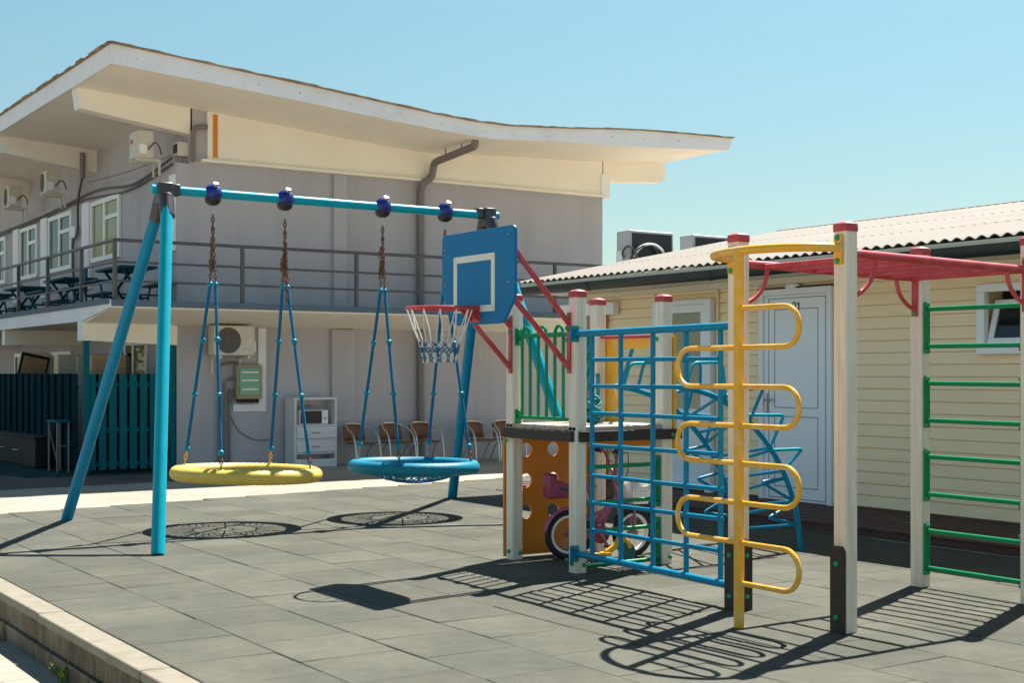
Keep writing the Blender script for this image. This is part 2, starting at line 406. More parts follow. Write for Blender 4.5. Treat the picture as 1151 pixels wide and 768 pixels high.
# dark base with its far edge
uu = [U0 - .001, 16.0]
mb2 = MB()
poly = [(U0 - .005, -3.2), (16, -3.2), (16, far_edge(16)), (U0 - .005, far_edge(U0))]
mb2.prism([(p[0], p[1]) for p in poly], 'z', LOW, -.014)
structure(mb2.build('play_surface_base', 'gravel_dark', smooth=0))
nc = int((16 - U0) / T)
for i in range(nc):
    x0 = U0 + i * T + .0; x1 = x0 + T
    off = .29 if i % 2 else 0.0
    y = -3.0 + off + (6.82 + 3.0) % T - .0 if i % 2 == 0 else -3.0 + ((7.10 + 3.0) % T)
    while True:
        fe = far_edge((x0 + x1) / 2)
        if y > fe - .02: break
        y1 = min(y + T, fe)
        g = .0012 + .0045 * (hsh(i, round(y, 2), 'g') > .72)
        gx = .0022 + .005 * hsh(i, 'gx') * (hsh(i, round(y, 2), 'h') > .55)
        za = [(hsh(i, round(y, 2), k) - .5) * .006 for k in range(4)]
        tone = .9 + .2 * hsh(i, round(y, 2), 't')
        a, b, c, d = (x0 + gx, y + g), (x1 - gx, y + g), (x1 - gx, y1 - g), (x0 + gx, y1 - g)
        vs = [(p[0], p[1], -.03) for p in (a, b, c, d)] + [(p[0], p[1], -.004 + z) for p, z in zip((a, b, c, d), za)]
        ins = .006
        q = [(a[0] + ins, a[1] + ins), (b[0] - ins, b[1] + ins), (c[0] - ins, c[1] - ins), (d[0] + ins, d[1] - ins)]
        vs += [(p[0], p[1], z) for p, z in zip(q, za)]
        fs = [(8, 9, 10, 11)] + [(k, (k + 1) % 4, 4 + (k + 1) % 4, 4 + k) for k in range(4)] + [(4 + k, 4 + (k + 1) % 4, 8 + (k + 1) % 4, 8 + k) for k in range(4)]
        mb.add(vs, fs); tones += [tone] * 9
        y += T
o = mb.build('rubber_play_surface', 'rubber', smooth=0)
at = o.data.attributes.new('tone', 'FLOAT', 'FACE')
for k, t in enumerate(tones): at.data[k].value = t
structure(o)

# kerb: segments of concrete with a stained outer face
mb = MB(); mf = MB()
y = -3.0; k = 0
while y < 15.0:
    y1 = min(y + 1.95, 15.0)
    jx = (hsh(k, 'kx') - .5) * .012; jz = (hsh(k, 'kz') - .5) * .008
    mb.box(2.225 + jx, 2.392, y + .004, y1 - .004, -.05, .004 + jz)
    mf.box(2.232 + jx, 2.390, y + .002, y1 - .002, -.175, -.0505)
    mf.box(2.205 + jx, 2.390, y + .002, y1 - .002, LOW - .05, -.176)
    y = y1; k += 1
structure(mb.build('kerb', 'kerb', bevel=.012))
structure(mf.build('kerb_face', 'kerb_face', bevel=.006))

# weed at the kerb foot
t = thing('weed', (2.17, 7.95, LOW), 'small yellow-green weed sprouting at the foot of the stained kerb', 'weed')
mb = MB()
for k in range(26):
    a = hsh(k, 'wa') * 6.28; L = .05 + .10 * hsh(k, 'wl'); b = Vector((.03 * (hsh(k, 'x') - .5), .08 * (hsh(k, 'y') - .5), 0))
    d = Vector((math.cos(a) * .35, math.sin(a) * .35, 1)).normalized(); sd = d.cross(Vector((0, 0, 1))).normalized() * .008
    tip = b + d * L + Vector((math.cos(a), math.sin(a), -.3)) * L * .25
    md_ = b + d * L * .6
    mb.add([b, md_ - sd, tip, md_ + sd], [(0, 1, 2, 3)])
mb.build('leaves', 'leaf', t, world=False)
t = thing('dry_tuft', (2.17, 9.45, LOW), 'dry brownish grass tuft at the kerb foot by the left picture edge', 'weed')
mb = MB()
for k in range(24):
    a = hsh(k, 'da') * 6.28; L = .06 + .10 * hsh(k, 'dl'); b = Vector((.04 * (hsh(k, 'dx') - .5), .06 * (hsh(k, 'dy') - .5), 0))
    d = Vector((math.cos(a) * .4, math.sin(a) * .4, 1)).normalized()
    mb.tube([b, b + d * L], [.003, .001], 4)
mb.build('blades', 'tan', t, world=False)

# ------------------------------------------------------------------ helpers for parts
def bolt(parent, p, n, r=.017, m='bolt'):
    n = Vector(n).normalized(); p = Vector(p)
    mb = MB(); mb.tube([p - n * .004, p + n * .004, p + n * .010, p + n * .014], [r, r, r * .8, r * .3], 10)
    return mb.build('bolt', m, parent)

def window_x(parent, x, y0, y1, z0, z1, cols=(), pane='glass', fw=.06, proud=.05, transoms=(), name='window', sign=-1, reveal=.0, leaf=None):
    """window in a wall plane X = x facing sign*X; frame with mullions, panes as sub-part"""
    xa, xb = x + sign * .002, x + sign * proud
    mb = MB()
    mb.box(xa, xb, y0, y1, z0, z0 + fw); mb.box(xa, xb, y0, y1, z1 - fw, z1)
    mb.box(xa, xb, y0, y0 + fw, z0 + fw, z1 - fw); mb.box(xa, xb, y1 - fw, y1, z0 + fw, z1 - fw)
    for c in cols: mb.box(xa, xb - sign * .006, c - fw * .55, c + fw * .55, z0 + fw, z1 - fw)
    for (a, b, z) in transoms: mb.box(xa, xb - sign * .008, a, b, z - fw * .45, z + fw * .45)
    f = mb.build(name, 'pvc', parent, bevel=.006)
    MB().box(xa + sign * .001, x + sign * .018, y0 + fw * .9, y1 - fw * .9, z0 + fw * .9, z1 - fw * .9).build('pane', pane, f)
    return f

# ------------------------------------------------------------------ grey two-storey building
XW, YW, XR = 8.66, 24.2, 18.42      # side wall, front wall, right end
B = thing('two_storey_building', (XW, YW, LOW), 'grey rendered two-storey building with a white wavy overhanging roof and railed balcony', 'building')
top = [(6.81, 6.84), (7.48, 6.786), (8.83, 6.674), (10.4, 6.545), (11.9, 6.41), (12.9, 6.325), (13.7, 6.275), (14.46, 6.270), (15.2, 6.315), (15.92, 6.365), (17.0, 6.455), (17.82, 6.51), (19.0, 6.55), (20.26, 6.58)]
bot = [(6.81, 6.53), (8.83, 6.386), (10.4, 6.265), (11.9, 6.132), (13.0, 6.055), (13.65, 6.018), (14.2, 6.006), (15.0, 6.06), (15.92, 6.115), (17.0, 6.15), (17.77, 6.18), (19.0, 6.26), (20.16, 6.33)]
def zi(tab, x):
    for (a, b), (c, d) in zip(tab, tab[1:]):
        if x <= c: return b + (d - b) * (x - a) / (c - a)
    return tab[-1][1]
# walls: one body with its top following the soffit
wx = [8.92, 10.4, 11.9, 13.0, 13.65, 14.2, 15.0, 15.92, 17.0, 17.77, XR]
poly = [(XW, LOW - .05)] + [(XR, LOW - .05)] + [(x, zi(bot, x) + .05) for x in reversed(wx)] + [(8.92, 5.36), (XW, 5.36)]
MB().prism(poly, 'y', YW, 44).build('wall', 'grey_wall', B, smooth=0)
# pilasters
MB().box(11.80, 12.10, YW - .07, YW - .001, 2.70, 5.40).box(11.76, 12.27, YW - .07, YW - .001, LOW, 2.36).build('pilaster', 'grey_wall', B, bevel=.01)
# roof
MB().prism(top + bot[::-1], 'y', 22.03, 44).build('roof', 'cream_paint', B, smooth=30)  # white roof coloured cream so the soffit carries warm ground bounce
fas = MB()
fas.prism([(x - .0, z + .002) for x, z in top] + [(x, z - .012) for x, z in bot[::-1]], 'y', 21.99, 22.028)
fas.box(6.775, 6.808, 21.99, 44, 6.518, 6.842)
fas = fas.build('fascia', 'white_paint', B, smooth=30)
x_ = 7.2; k_ = 0
while x_ < 20:
    MB().disc((x_, 21.988, zi(top, x_) - .13 - .04 * hsh(k_, 'fx')), (0, 1, 0), .006 + .007 * hsh(k_, 'fr'), .006, 7).build('fixing_mark', 'wire', fas); x_ += .6 + .5 * hsh(k_, 'fs'); k_ += 1
# weathered covering, ragged edge
mb = MB(); n = 90; vs = []; fs = []
for i in range(n + 1):
    x = 6.755 + (20.26 - 6.755) * i / n; z = zi(top, min(max(x, 6.81), 20.26)) + .004
    h = .012 + .018 * hsh(i, 'rc'); yy = 21.94 - .05 * hsh(i, 'ry')
    vs += [(x, yy, z), (x, yy, z + h), (x, 44, z + h + .05), (x, 44, z)]
for i in range(n):
    a, b = 4 * i, 4 * (i + 1)
    fs += [(a, b, b + 1, a + 1), (a + 1, b + 1, b + 2, a + 2), (a + 3, a, b, b + 3) if 0 else (a, a + 3, b + 3, b)]
fs += [(0, 1, 2, 3), (4 * n, 4 * n + 3, 4 * n + 2, 4 * n + 1)]
mb.add(vs, fs)
for i in range(60):
    y0 = 21.95 + i * .37; h = .018 + .022 * hsh(i, 'lt')
    mb.box(6.735 - .03 * hsh(i, 'lx'), 6.82, y0, y0 + .355, 6.846, 6.846 + h)
mb.build('roof_covering', 'roof_edge', B, smooth=0)
# roof beams under the side overhang and the right tip
def roof_beam(y, w=.3, x0=6.86, m='cream_paint', end=True):
    poly = [(x0, zi(bot, x0) - .003), (x0 + .05, 6.17), (8.95, 5.90), (8.95, zi(bot, 8.95) + .03)]
    b = MB().prism(poly, 'y', y, y + w).build('roof_beam', m, B)
    MB().prism([(x0 - .012, zi(bot, x0) - .003), (x0 + .038, 6.16), (x0 + .051, 6.17), (x0 + .001, zi(bot, x0) - .003)], 'y', y - .004, y + w).build('beam_end', 'white_paint', b)
for y in (24.2, 29.95, 35.7): roof_beam(y)
MB().prism([(XR + .02, 6.23), (XR + .02, 5.81), (18.9, 5.80), (20.10, 5.88), (20.24, 5.98), (20.24, 6.36)], 'y', YW + .0, YW + .3).build('roof_beam', 'cream_paint', B)
MB().box(XR - .1, XR + .14, YW - .10, YW + .25, 5.40, 5.93).build('bracket_block', 'white_paint', B, bevel=.01)
# cream band under the front soffit, ledge, timber strip
bx = [9.23, 10.4, 11.9, 13.0, 13.65, 14.2, 15.0, 15.92, 17.0, 17.77, 18.36]
band = MB().prism([(9.23, 5.46), (18.36, 5.46)] + [(x, zi(bot, x) - .004) for x in reversed(bx)], 'y', YW - .07, YW - .002).build('upper_band', 'cream_paint', B)
MB().box(9.10, 18.40, YW - .14, YW - .071, 5.40, 5.455).box(9.10, 18.40, YW - .069, YW - .002, 5.40, 5.455).build('ledge', 'cream_paint', band, bevel=.006)
MB().box(9.33, 9.415, YW - .085, YW - .071, 5.50, 6.30).build('timber_strip', 'orange', band)
# balcony slab
slab = MB().prism([(22.62, 2.70), (22.62, 2.60), (24.2, 2.375), (24.2, 2.70)], 'x', 6.97, 18.6)
bs = slab.build('balcony_slab', 'cream_paint', B)
MB().box(6.97, XW - .002, 24.202, 44, 2.42, 2.70).build('balcony_slab', 'cream_paint', B)
MB().prism([(22.60, 2.735), (22.60, 2.60), (24.2, 2.42), (44, 2.42), (44, 2.735)], 'x', 6.935, 6.968).build('slab_fascia', 'white_paint', bs)
MB().box(6.97, 18.62, 22.585, 22.618, 2.625, 2.735).box(6.90, 6.934, 22.585, 44, 2.66, 2.75).build('slab_edge_band', 'slab_edge', bs)
MB().prism([(6.97, 2.08), (6.97, 2.419), (XW - .003, 2.374), (XW - .003, 2.015)], 'y', YW - .05, YW + .25).build('balcony_beam', 'cream_paint', B)
MB().box(6.935, 6.969, YW - .053, YW + .253, 2.075, 2.419).build('beam_end', 'white_paint', B)
for y in (30, 35.8): MB().box(6.99, XW - .003, y, y + .25, 2.1, 2.419).build('balcony_beam', 'cream_paint', B)
MB().box(6.99, 18.58, 22.64, 24.19, 2.702, 2.712).box(6.99, XW - .004, 24.1901, 43.9, 2.702, 2.712).build('balcony_floor', 'slab_edge', bs)  # unseen blue-grey sheet added to bounce bluish light onto the wall
# railing
rl = MB()
for z in (3.735, 3.37, 3.05):
    r = .030 if z > 3.7 else .021
    rl.tube([(7.05, 22.68, z), (18.5, 22.68, z)], r, 8); rl.tube([(7.05, 22.68, z), (7.05, 43, z)], r, 8)
rg = rl.build('railing', 'rail', B)
for x in (7.05, 9.31, 11.55, 13.8, 16.05, 18.3):
    MB().box(x - .03, x + .03, 22.65, 22.71, 2.715, 3.72).build('railing_post', 'rail', rg)
for y in (24.6, 26.85, 29.1, 31.3, 33.5, 35.7):
    MB().box(7.02, 7.08, y - .03, y + .03, 2.715, 3.72).build('railing_post', 'rail', rg)
# downpipe on the front wall
dp = rounded([(13.965, 22.40, 6.02), (13.965, 22.40, 5.90), (13.95, 23.95, 5.78), (13.94, 24.02, 5.47), (13.74, 24.03, 5.36), (13.74, 24.12, 5.2), (13.74, 24.12, LOW + .05)], .12)
pp = MB().tube(dp, .075, 12).build('downpipe', 'pipe', B)
for z in (4.9, 3.9, 2.0, .9): MB().tube([(13.74, 24.12, z - .02), (13.74, 24.12, z + .02)], .088, 12).build('pipe_clip', 'pipe', pp)
for x, y, z in ((13.962, 22.9, 5.95), (13.955, 23.5, 5.88)):
    MB().tube([(x, y, z - .1), (x, y, 6.02)], .012, 6).build('pipe_hanger', 'pipe', pp)
pp = MB().tube(rounded([(8.95, 24.14, 5.40), (8.95, 24.14, 6.02), (9.22, 24.14, 6.06)], .12), .045, 10).build('downpipe', 'pipe', B)
MB().tube([(XW - .07, 29.9, 6.3), (XW - .07, 29.9, 5.75)], .06, 8).build('downpipe', 'pipe', B)
# side windows of the upper floor (first tall, tree reflection painted olive on its panes)
ws = [(27.42, 29.37, 3.86, 5.16, 'curtain'), (30.86, 32.76, 3.84, 5.15, 'glass'), (33.8, 35.42, 3.83, 5.12, 'glass'), (36.95, 38.5, 3.85, 5.08, 'glass')]
for y0, y1, z0, z1, pn in ws:
    mid = y0 + (y1 - y0) * .52
    window_x(B, XW, y0, y1, z0, z1, (mid,), pn, fw=.10, proud=.06, transoms=((y0 + .1, mid - .05, z1 - .42),))
    MB().box(XW - .09, XW - .002, y1 + .02, y1 + .55, z0 - .55, z1 + .02).build('window_reveal', 'white_paint', B, bevel=.008)
MB().box(XW - .05, XW - .002, YW + .03, YW + .28, 3.75, 5.15).build('window_reveal', 'pvc', B)
MB().box(XW - .03, XW - .002, YW + .29, YW + .85, 3.75, 5.05).build('window_reveal', 'ac_grey', B)
# ground floor side windows behind the fence (mirroring the trees)
for y0, y1, z0, z1, cs in ((25.75, 27.75, .9, 2.14, (26.6, 27.1)), (30.9, 32.6, .8, 2.0, (31.7,)), (33.6, 36, .8, 2.0, (34.4, 35.2))):
    window_x(B, XW, y0, y1, z0, z1, cs, 'mirror', fw=.09, proud=.05)
# cables along the side wall
def cable(pts, r, name='cable'): return MB().tube(spline(pts, 6), r, 6).build(name, 'wire', B)
cable([(XW - .06, 24.3, 5.45), (XW - .06, 26.5, 5.22), (XW - .05, 29, 5.37), (XW - .05, 33, 5.25), (XW - .05, 38, 5.2)], .025)
cable([(XW - .03, 24.35, 5.35), (XW - .05, 26.8, 5.14), (XW - .05, 30, 5.27), (XW - .05, 34, 5.17), (XW - .05, 38, 5.13)], .02)
cable([(XW - .05, 24.3, 5.5), (XW - .05, 27, 5.52), (XW - .05, 29.6, 5.62)], .008)
cable([(XW - .05, 30.0, 5.75), (XW - .08, 30.2, 5.3), (XW - .08, 30.25, 4.6), (XW - .08, 30.6, 4.35), (XW - .06, 30.55, 3.0)], .03)
MB().box(XW - .12, XW - .003, 30.35, 30.75, 4.5, 4.75).build('junction_box', 'white_paint', B, bevel=.01)
# white board with pipework on the front wall
wb = MB().box(10.24, 10.40, YW - .03, YW - .002, .78, 2.36).box(9.74, 10.239, YW - .03, YW - .002, .78, .92).build('white_trim_board', 'white_paint', B, bevel=.005)
for x, zt in ((9.45, 1.70), (9.57, 1.42), (9.66, 1.2)):
    MB().tube(rounded([(9.80, YW - .05, zt), (x, YW - .05, zt - .03), (x, YW - .05, LOW)], .12), .022, 8).build('conduit', 'pipe', B)
cable([(9.66, YW - .04, .75), (9.85, YW - .04, .42), (10.2, YW - .04, .24), (10.55, YW - .04, .26)], .008)
for z in (.98, 1.08, 1.18): MB().disc((9.68, YW - .06, z), (1, 0, 0), .03, .06, 8).build('pipe_fitting', 'pipe', B)

# ------------------------------------------------------------------ air conditioners
def make_ac(name, loc, rot, label, m='ac', group='air conditioner outdoor units'):
    """front (fan) faces local -Y, box .8 x .3 x .55, base at z=0"""
    t = thing(name, loc, label, 'air conditioner', group, rot)
    k = dict(world=False)
    MB().box(-.4, .4, -.15, .15, .03, .58).build('casing', m, t, bevel=.02, **k)
    mb = MB()
    for i in range(9): mb.tube([Vector((-.12, -.158, .305)) + Vector((math.cos(a), 0, math.sin(a))) * (.02 + .027 * i) for a in [2 * math.pi * q / 24 for q in range(24)]], .005, 4, closed=True)
    for a in range(0, 180, 45):
        d = Vector((math.cos(R(a)), 0, math.sin(R(a)))) * .24; c = Vector((-.12, -.16, .305)); mb.tube([c - d, c + d], .005, 4)
    MB().disc((-.12, -.148, .305), (0, 1, 0), .235, .012, 28).build('fan_opening', 'wire' if m == 'ac' else 'dark', t, **k)
    mb.build('grille', 'dark' if m == 'ac_grey' else 'pipe', t, **k)
    MB().box(-.36, .36, .1505, .153, .08, .54).build('coil_panel', 'dark', t, **k)
    MB().box(.4005, .43, -.12, .02, .10, .30).build('valve_cover', 'white', t, bevel=.01, **k)
    MB().tube(spline([(.42, .05, .2), (.47, .08, .26), (.45, .16, .34), (.40, .24, .30), (.36, .3, .12)], 5), .016, 6).build('pipe', 'wire', t, **k)
    MB().box(.15, .36, -.153, -.1505, .12, .16).build('badge_panel', 'ac_grey', t, **k)
    for q in (-.275, .275): MB().prism([(-.17, -.03), (-.17, .029), (.30, .029), (.30, -.30), (.26, -.30), (.26, -.03)], 'x', q - .025, q + .025).build('bracket', 'ac', t, **k)
    return t
G1 = 'air conditioner units high on the side wall'
a0 = make_ac('air_conditioner', (8.18, 24.72, 5.42), R(-90), 'cream air conditioner on the upper side wall nearest the front corner', group=G1)
a0.scale = (.6, 1, .9)
for (y, z, lb) in ((30.95, 5.46, 'middle cream air conditioner of the upper side wall, just beyond the second roof beam'),
                   (34.3, 5.50, 'cream air conditioner farthest back along the upper side wall')):
    c = copy_tree(a0); c.location = (8.18, y, z); c['label'] = lb
for ch in list(kids(a0)):
    if ch.name.split('.')[0] in ('fan_opening', 'grille'): bpy.data.objects.remove(ch)
MB().box(-.3, -.05, -.153, -.1505, .34, .42).build('label', 'red', a0, world=False)
af = make_ac('air_conditioner', (9.60, 23.90, 1.80), 0, 'cream air conditioner on the ground floor front wall above the green meter box', group='single ground floor unit')
del af['group']
for x, lb in ((12.2, 'left and taller pale grey air conditioner rising behind the corrugated roof'),):
    ar = make_ac('air_conditioner', (12.22, 15.06, 2.92), R(180), lb, 'ac_grey', 'pair of units on the gable end')
c = copy_tree(ar); c.location = (13.38, 15.06, 2.92); c['label'] = 'smaller right one of the pale grey air conditioners behind the corrugated roof'
for t in (ar, c):
    b = t.location
    mb = MB()
    P0 = Vector((-.36, .13, .1))
    mb.tube(spline([(.40, .17, .16), (.33, .22, .30), (.16, .20, .37), (0, .19, .36), (-.12, .18, .2), (-.14, .17, .02)], 6), .018, 7)
    mb.build('hose', 'wire', t, world=False)
    MB().tube(spline([(.36, .17, .2), (.2, .2, .36), (-.02, .2, .38), (-.2, .19, .25), (-.26, .17, .0)], 6), .02, 7).build('hose', 'white', t, world=False)
# small alarm/vent box near the corner
t = thing('wall_box', (8.80, 24.36, 5.5), 'small cream ventilation box with a dark screen on the wall corner under the roof beam', 'vent box')
MB().box(8.70, 8.915, 24.24, 24.52, 5.50, 5.76).build('casing', 'ac', t, bevel=.012)
MB().box(8.692, 8.699, 24.28, 24.48, 5.56, 5.72).build('screen', 'dark', t)

# meter box
t = thing('meter_box', (10.02, YW - .05, 1.0), 'tan electric meter box with a translucent green cover on the front wall', 'meter box')
MB().box(9.76, 10.27, YW - .16, YW - .032, 1.02, 1.66).build('casing', 'box_tan', t, bevel=.01)
c = MB().box(9.81, 10.22, YW - .175, YW - .161, 1.09, 1.60).build('cover', 'box_green', t, bevel=.006)
for z in (1.20, 1.37, 1.52): MB().box(9.85, 10.18, YW - .183, YW - .176, z - .012, z + .012).build('breaker_row', 'white', c)
mb = MB()
for k in range(8): mb.box(9.80 + k * .055, 9.83 + k * .055, YW - .13, YW - .06, .95, 1.019)
mb.build('cable_glands', 'black', t)

# ------------------------------------------------------------------ fences and porch clutter
t = thing('board_fence', (7.8, YW + .1, LOW), 'teal vertical board fence closing the porch front beside the grey wall', 'fence', 'teal board fences of the porch')
mb = MB()
x = 7.06
while x < XW - .1:
    mb.box(x, x + .135, YW + .02, YW + .045, LOW + .06, 1.49); x += .185
mb.build('boards', 'teal', t, bevel=.006)
mb = MB()
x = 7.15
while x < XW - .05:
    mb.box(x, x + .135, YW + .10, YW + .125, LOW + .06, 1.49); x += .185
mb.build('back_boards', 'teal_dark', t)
MB().box(7.0, XW, YW + .046, YW + .099, 1.26, 1.34).box(7.0, XW, YW + .046, YW + .099, .45, .53).box(7.0, XW, YW + .046, YW + .099, -.16, -.08).build('rails', 'teal', t)
for x0, x1, zt in ((6.98, 7.07, 2.07), (8.53, 8.63, 2.01)):
    MB().box(x0, x1, YW - .02, YW + .08, LOW, zt).build('fence_post', 'teal', t, bevel=.005)
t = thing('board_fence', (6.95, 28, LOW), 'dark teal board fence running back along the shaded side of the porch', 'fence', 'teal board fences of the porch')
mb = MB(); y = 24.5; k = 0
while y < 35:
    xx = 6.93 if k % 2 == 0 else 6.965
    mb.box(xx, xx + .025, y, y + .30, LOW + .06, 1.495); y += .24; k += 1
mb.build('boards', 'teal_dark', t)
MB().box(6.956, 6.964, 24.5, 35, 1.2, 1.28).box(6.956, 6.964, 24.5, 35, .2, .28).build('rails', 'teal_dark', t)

t = thing('bench_box', (6.6, 28.2, LOW), 'low dark brown storage bench against the shaded teal fence', 'bench')
MB().box(6.60, 6.86, 26.0, 29.4, LOW + .02, .28).build('body', 'brown', t, bevel=.01)
MB().box(6.57, 6.88, 25.95, 29.45, .281, .32).build('lid', 'brown', t, bevel=.008)
for y in (27.2, 28.4): MB().tube([(6.598, y, .02), (6.56, y + .05, .02), (6.56, y + .35, .02), (6.598, y + .4, .02)], .012, 6).build('handle', 'steel', t)
t = thing('metal_stand', (6.78, 25.1, LOW), 'pale metal frame stand with a teal top beside the fence post', 'stand')
mb = MB()
for x in (6.68, 6.88):
    for y in (24.8, 25.35): mb.tube([(x, y, LOW), (x, y, .62)], .022, 8)
mb.tube([(6.68, 24.8, -.1), (6.68, 25.35, .5)], .012, 6).tube([(6.68, 24.8, .2), (6.88, 24.8, .2)], .012, 6)
mb.build('frame', 'pipe', t)
MB().box(6.65, 6.90, 24.75, 25.4, .622, .66).build('tray', 'teal', t)
t = thing('framed_picture_board', (7.4, 31.5, LOW), 'tan wooden board in a dark frame leaning behind the side fence', 'board')
rot = Matrix.Rotation(R(-14), 3, 'X')
MB().obox((7.62, 30.4, 1.30), (.50, .04, 1.1), Matrix.Rotation(R(12), 3, 'Y')).build('sheet', 'tan', t)
MB().obox((7.62, 30.44, 1.32), (.60, .03, 1.20), Matrix.Rotation(R(12), 3, 'Y')).build('frame', 'brown', t)
MB().obox((7.72, 30.52, 1.36), (.68, .10, 1.22), Matrix.Rotation(R(6), 3, 'Y')).build('backing', 'trim', t, bevel=.05)
t = thing('storage_screen', (8.2, 29.2, LOW), 'pale stored door panels standing inside the porch behind the fence', 'stored panel')
MB().obox((8.15, 29.3, .85), (.5, .05, 2.1)).obox((8.35, 28.6, .85), (.5, .05, 2.0)).build('panels', 'ac', t, bevel=.01)
t = thing('wooden_crate', (8.0, 25.2, LOW), 'plain wooden cupboard panels standing behind the front teal fence', 'cupboard')
MB().box(7.35, 7.70, 25.0, 25.4, LOW, 1.85).box(7.71, 8.0, 25.02, 25.4, LOW, 1.84).build('body', 'tan', t, bevel=.02)

# ------------------------------------------------------------------ balcony furniture
def make_table(loc, label):
    t = thing('picnic_table', loc, label, 'picnic table', 'teal tables on the balcony'); k = dict(world=False)
    MB().box(-.34, .34, -.75, .75, .66, .71).build('table_top', 'teal_furn', t, bevel=.01, **k)
    for s in (-1, 1):
        MB().tube(spline([(-.22, s * .5, 0), (-.05, s * .5, .25), (.05, s * .5, .42), (.22, s * .5, .655)], 4), .028, 8).tube(spline([(.22, s * .5, 0), (.05, s * .5, .25), (-.05, s * .5, .42), (-.22, s * .5, .655)], 4), .028, 8).build('leg', 'teal_furn', t, **k)
        MB().box(s * .62 - .13, s * .62 + .13, -.7, .7, .40, .44).build('bench_seat', 'teal_furn', t, bevel=.008, **k)
        for q in (-.5, .5): MB().tube([(s * .62, q, .40), (s * .58, q, .2), (s * .55, q, 0)], .02, 7).tube([(s * .585, q, .2), (s * .1, q, .2)], .018, 7).build('bench_support', 'teal_furn', t, **k)
    return t
t0 = make_table((7.85, 24.6, 2.71), 'teal picnic table nearest the balcony corner, behind the slanted swing leg')
for y, lb in ((28.2, 'second teal picnic table from the balcony corner, below the nearest pair of windows'),
              (31.6, 'third teal picnic table from the balcony corner, beyond the second window'),
              (34.8, 'teal picnic table at the left picture edge on the balcony')):
    c = copy_tree(t0); c.location = (7.85, y, 2.71); c['label'] = lb
t = thing('plastic_chair', (7.5, 26.7, 2.71), 'teal armchair standing between the two nearest balcony picnic tables', 'chair')
MB().box(7.3, 7.72, 26.5, 26.95, 3.10, 3.15).build('seat', 'teal_furn', t, bevel=.015)
MB().box(7.67, 7.72, 26.5, 26.95, 3.151, 3.55).build('backrest', 'teal_furn', t, bevel=.015)
for x in (7.33, 7.69):
    for y in (26.53, 26.92): MB().tube([(x, y, 2.71), (x, y, 3.10)], .02, 8).build('leg', 'teal_furn', t)

# ------------------------------------------------------------------ cabinet, microwave, chairs
CX0, CX1, CY0, CY1, CZ = 10.78, 11.66, 23.72, 24.15, 1.04
t = thing('shelf_cabinet', (11.2, 23.9, LOW), 'white open cabinet with two drawers standing against the grey wall', 'cabinet')
MB().box(CX0, CX0 + .04, CY0, CY1, LOW, CZ).build('side_panel', 'cab', t)
MB().box(CX1 - .04, CX1, CY0, CY1, LOW, CZ).build('side_panel', 'cab', t)
MB().box(CX0 + .041, CX1 - .041, CY0, CY1, CZ - .04, CZ).build('top_panel', 'cab', t)
MB().box(CX0 + .041, CX1 - .041, CY1 - .02, CY1, LOW + .02, CZ - .041).build('back_panel', 'cab', t)
for z in (.525, .255, -.005, LOW + .12): MB().box(CX0 + .041, CX1 - .041, CY0 + .01, CY1 - .021, z - .03, z).build('shelf', 'cab', t)
for z0, z1 in ((.262, .49), (.002, .222)):
    d = MB().box(CX0 + .045, CX1 - .045, CY0 - .012, CY0 + .009, z0, z1).build('drawer', 'cab', t, bevel=.006)
    MB().tube([(11.15, CY0 - .013, (z0 + z1) / 2), (11.15, CY0 - .04, (z0 + z1) / 2), (11.29, CY0 - .04, (z0 + z1) / 2), (11.29, CY0 - .013, (z0 + z1) / 2)], .012, 7).build('handle', 'steel', d)
MB().box(CX0 + .041, CX1 - .041, CY0 + .002, CY0 + .0095, LOW, LOW + .15).build('plinth', 'cab', t)
t = thing('microwave', (11.2, 23.9, .527), 'black and white microwave oven on the top shelf of the cabinet', 'microwave')
MB().box(10.92, 11.52, 23.80, 24.08, .53, .80).build('casing', 'white', t, bevel=.01)
MB().box(10.94, 11.38, 23.788, 23.799, .545, .785).build('door', 'black', t, bevel=.004)
MB().disc((11.45, 23.79, .64), (0, 1, 0), .025, .03, 12).build('knob', 'ac_grey', t)
t = thing('cake_cover', (11.15, 23.9, .80), 'pale lidded dish on top of the microwave', 'dish')
tag(t, 'pale lidded dish on top of the microwave', 'dish')
MB().tube([(11.16, 23.92, .803), (11.16, 23.92, .83), (11.16, 23.92, .88), (11.16, 23.92, .91)], [.13, .14, .09, .02], 14).build('lid', 'alu', t)

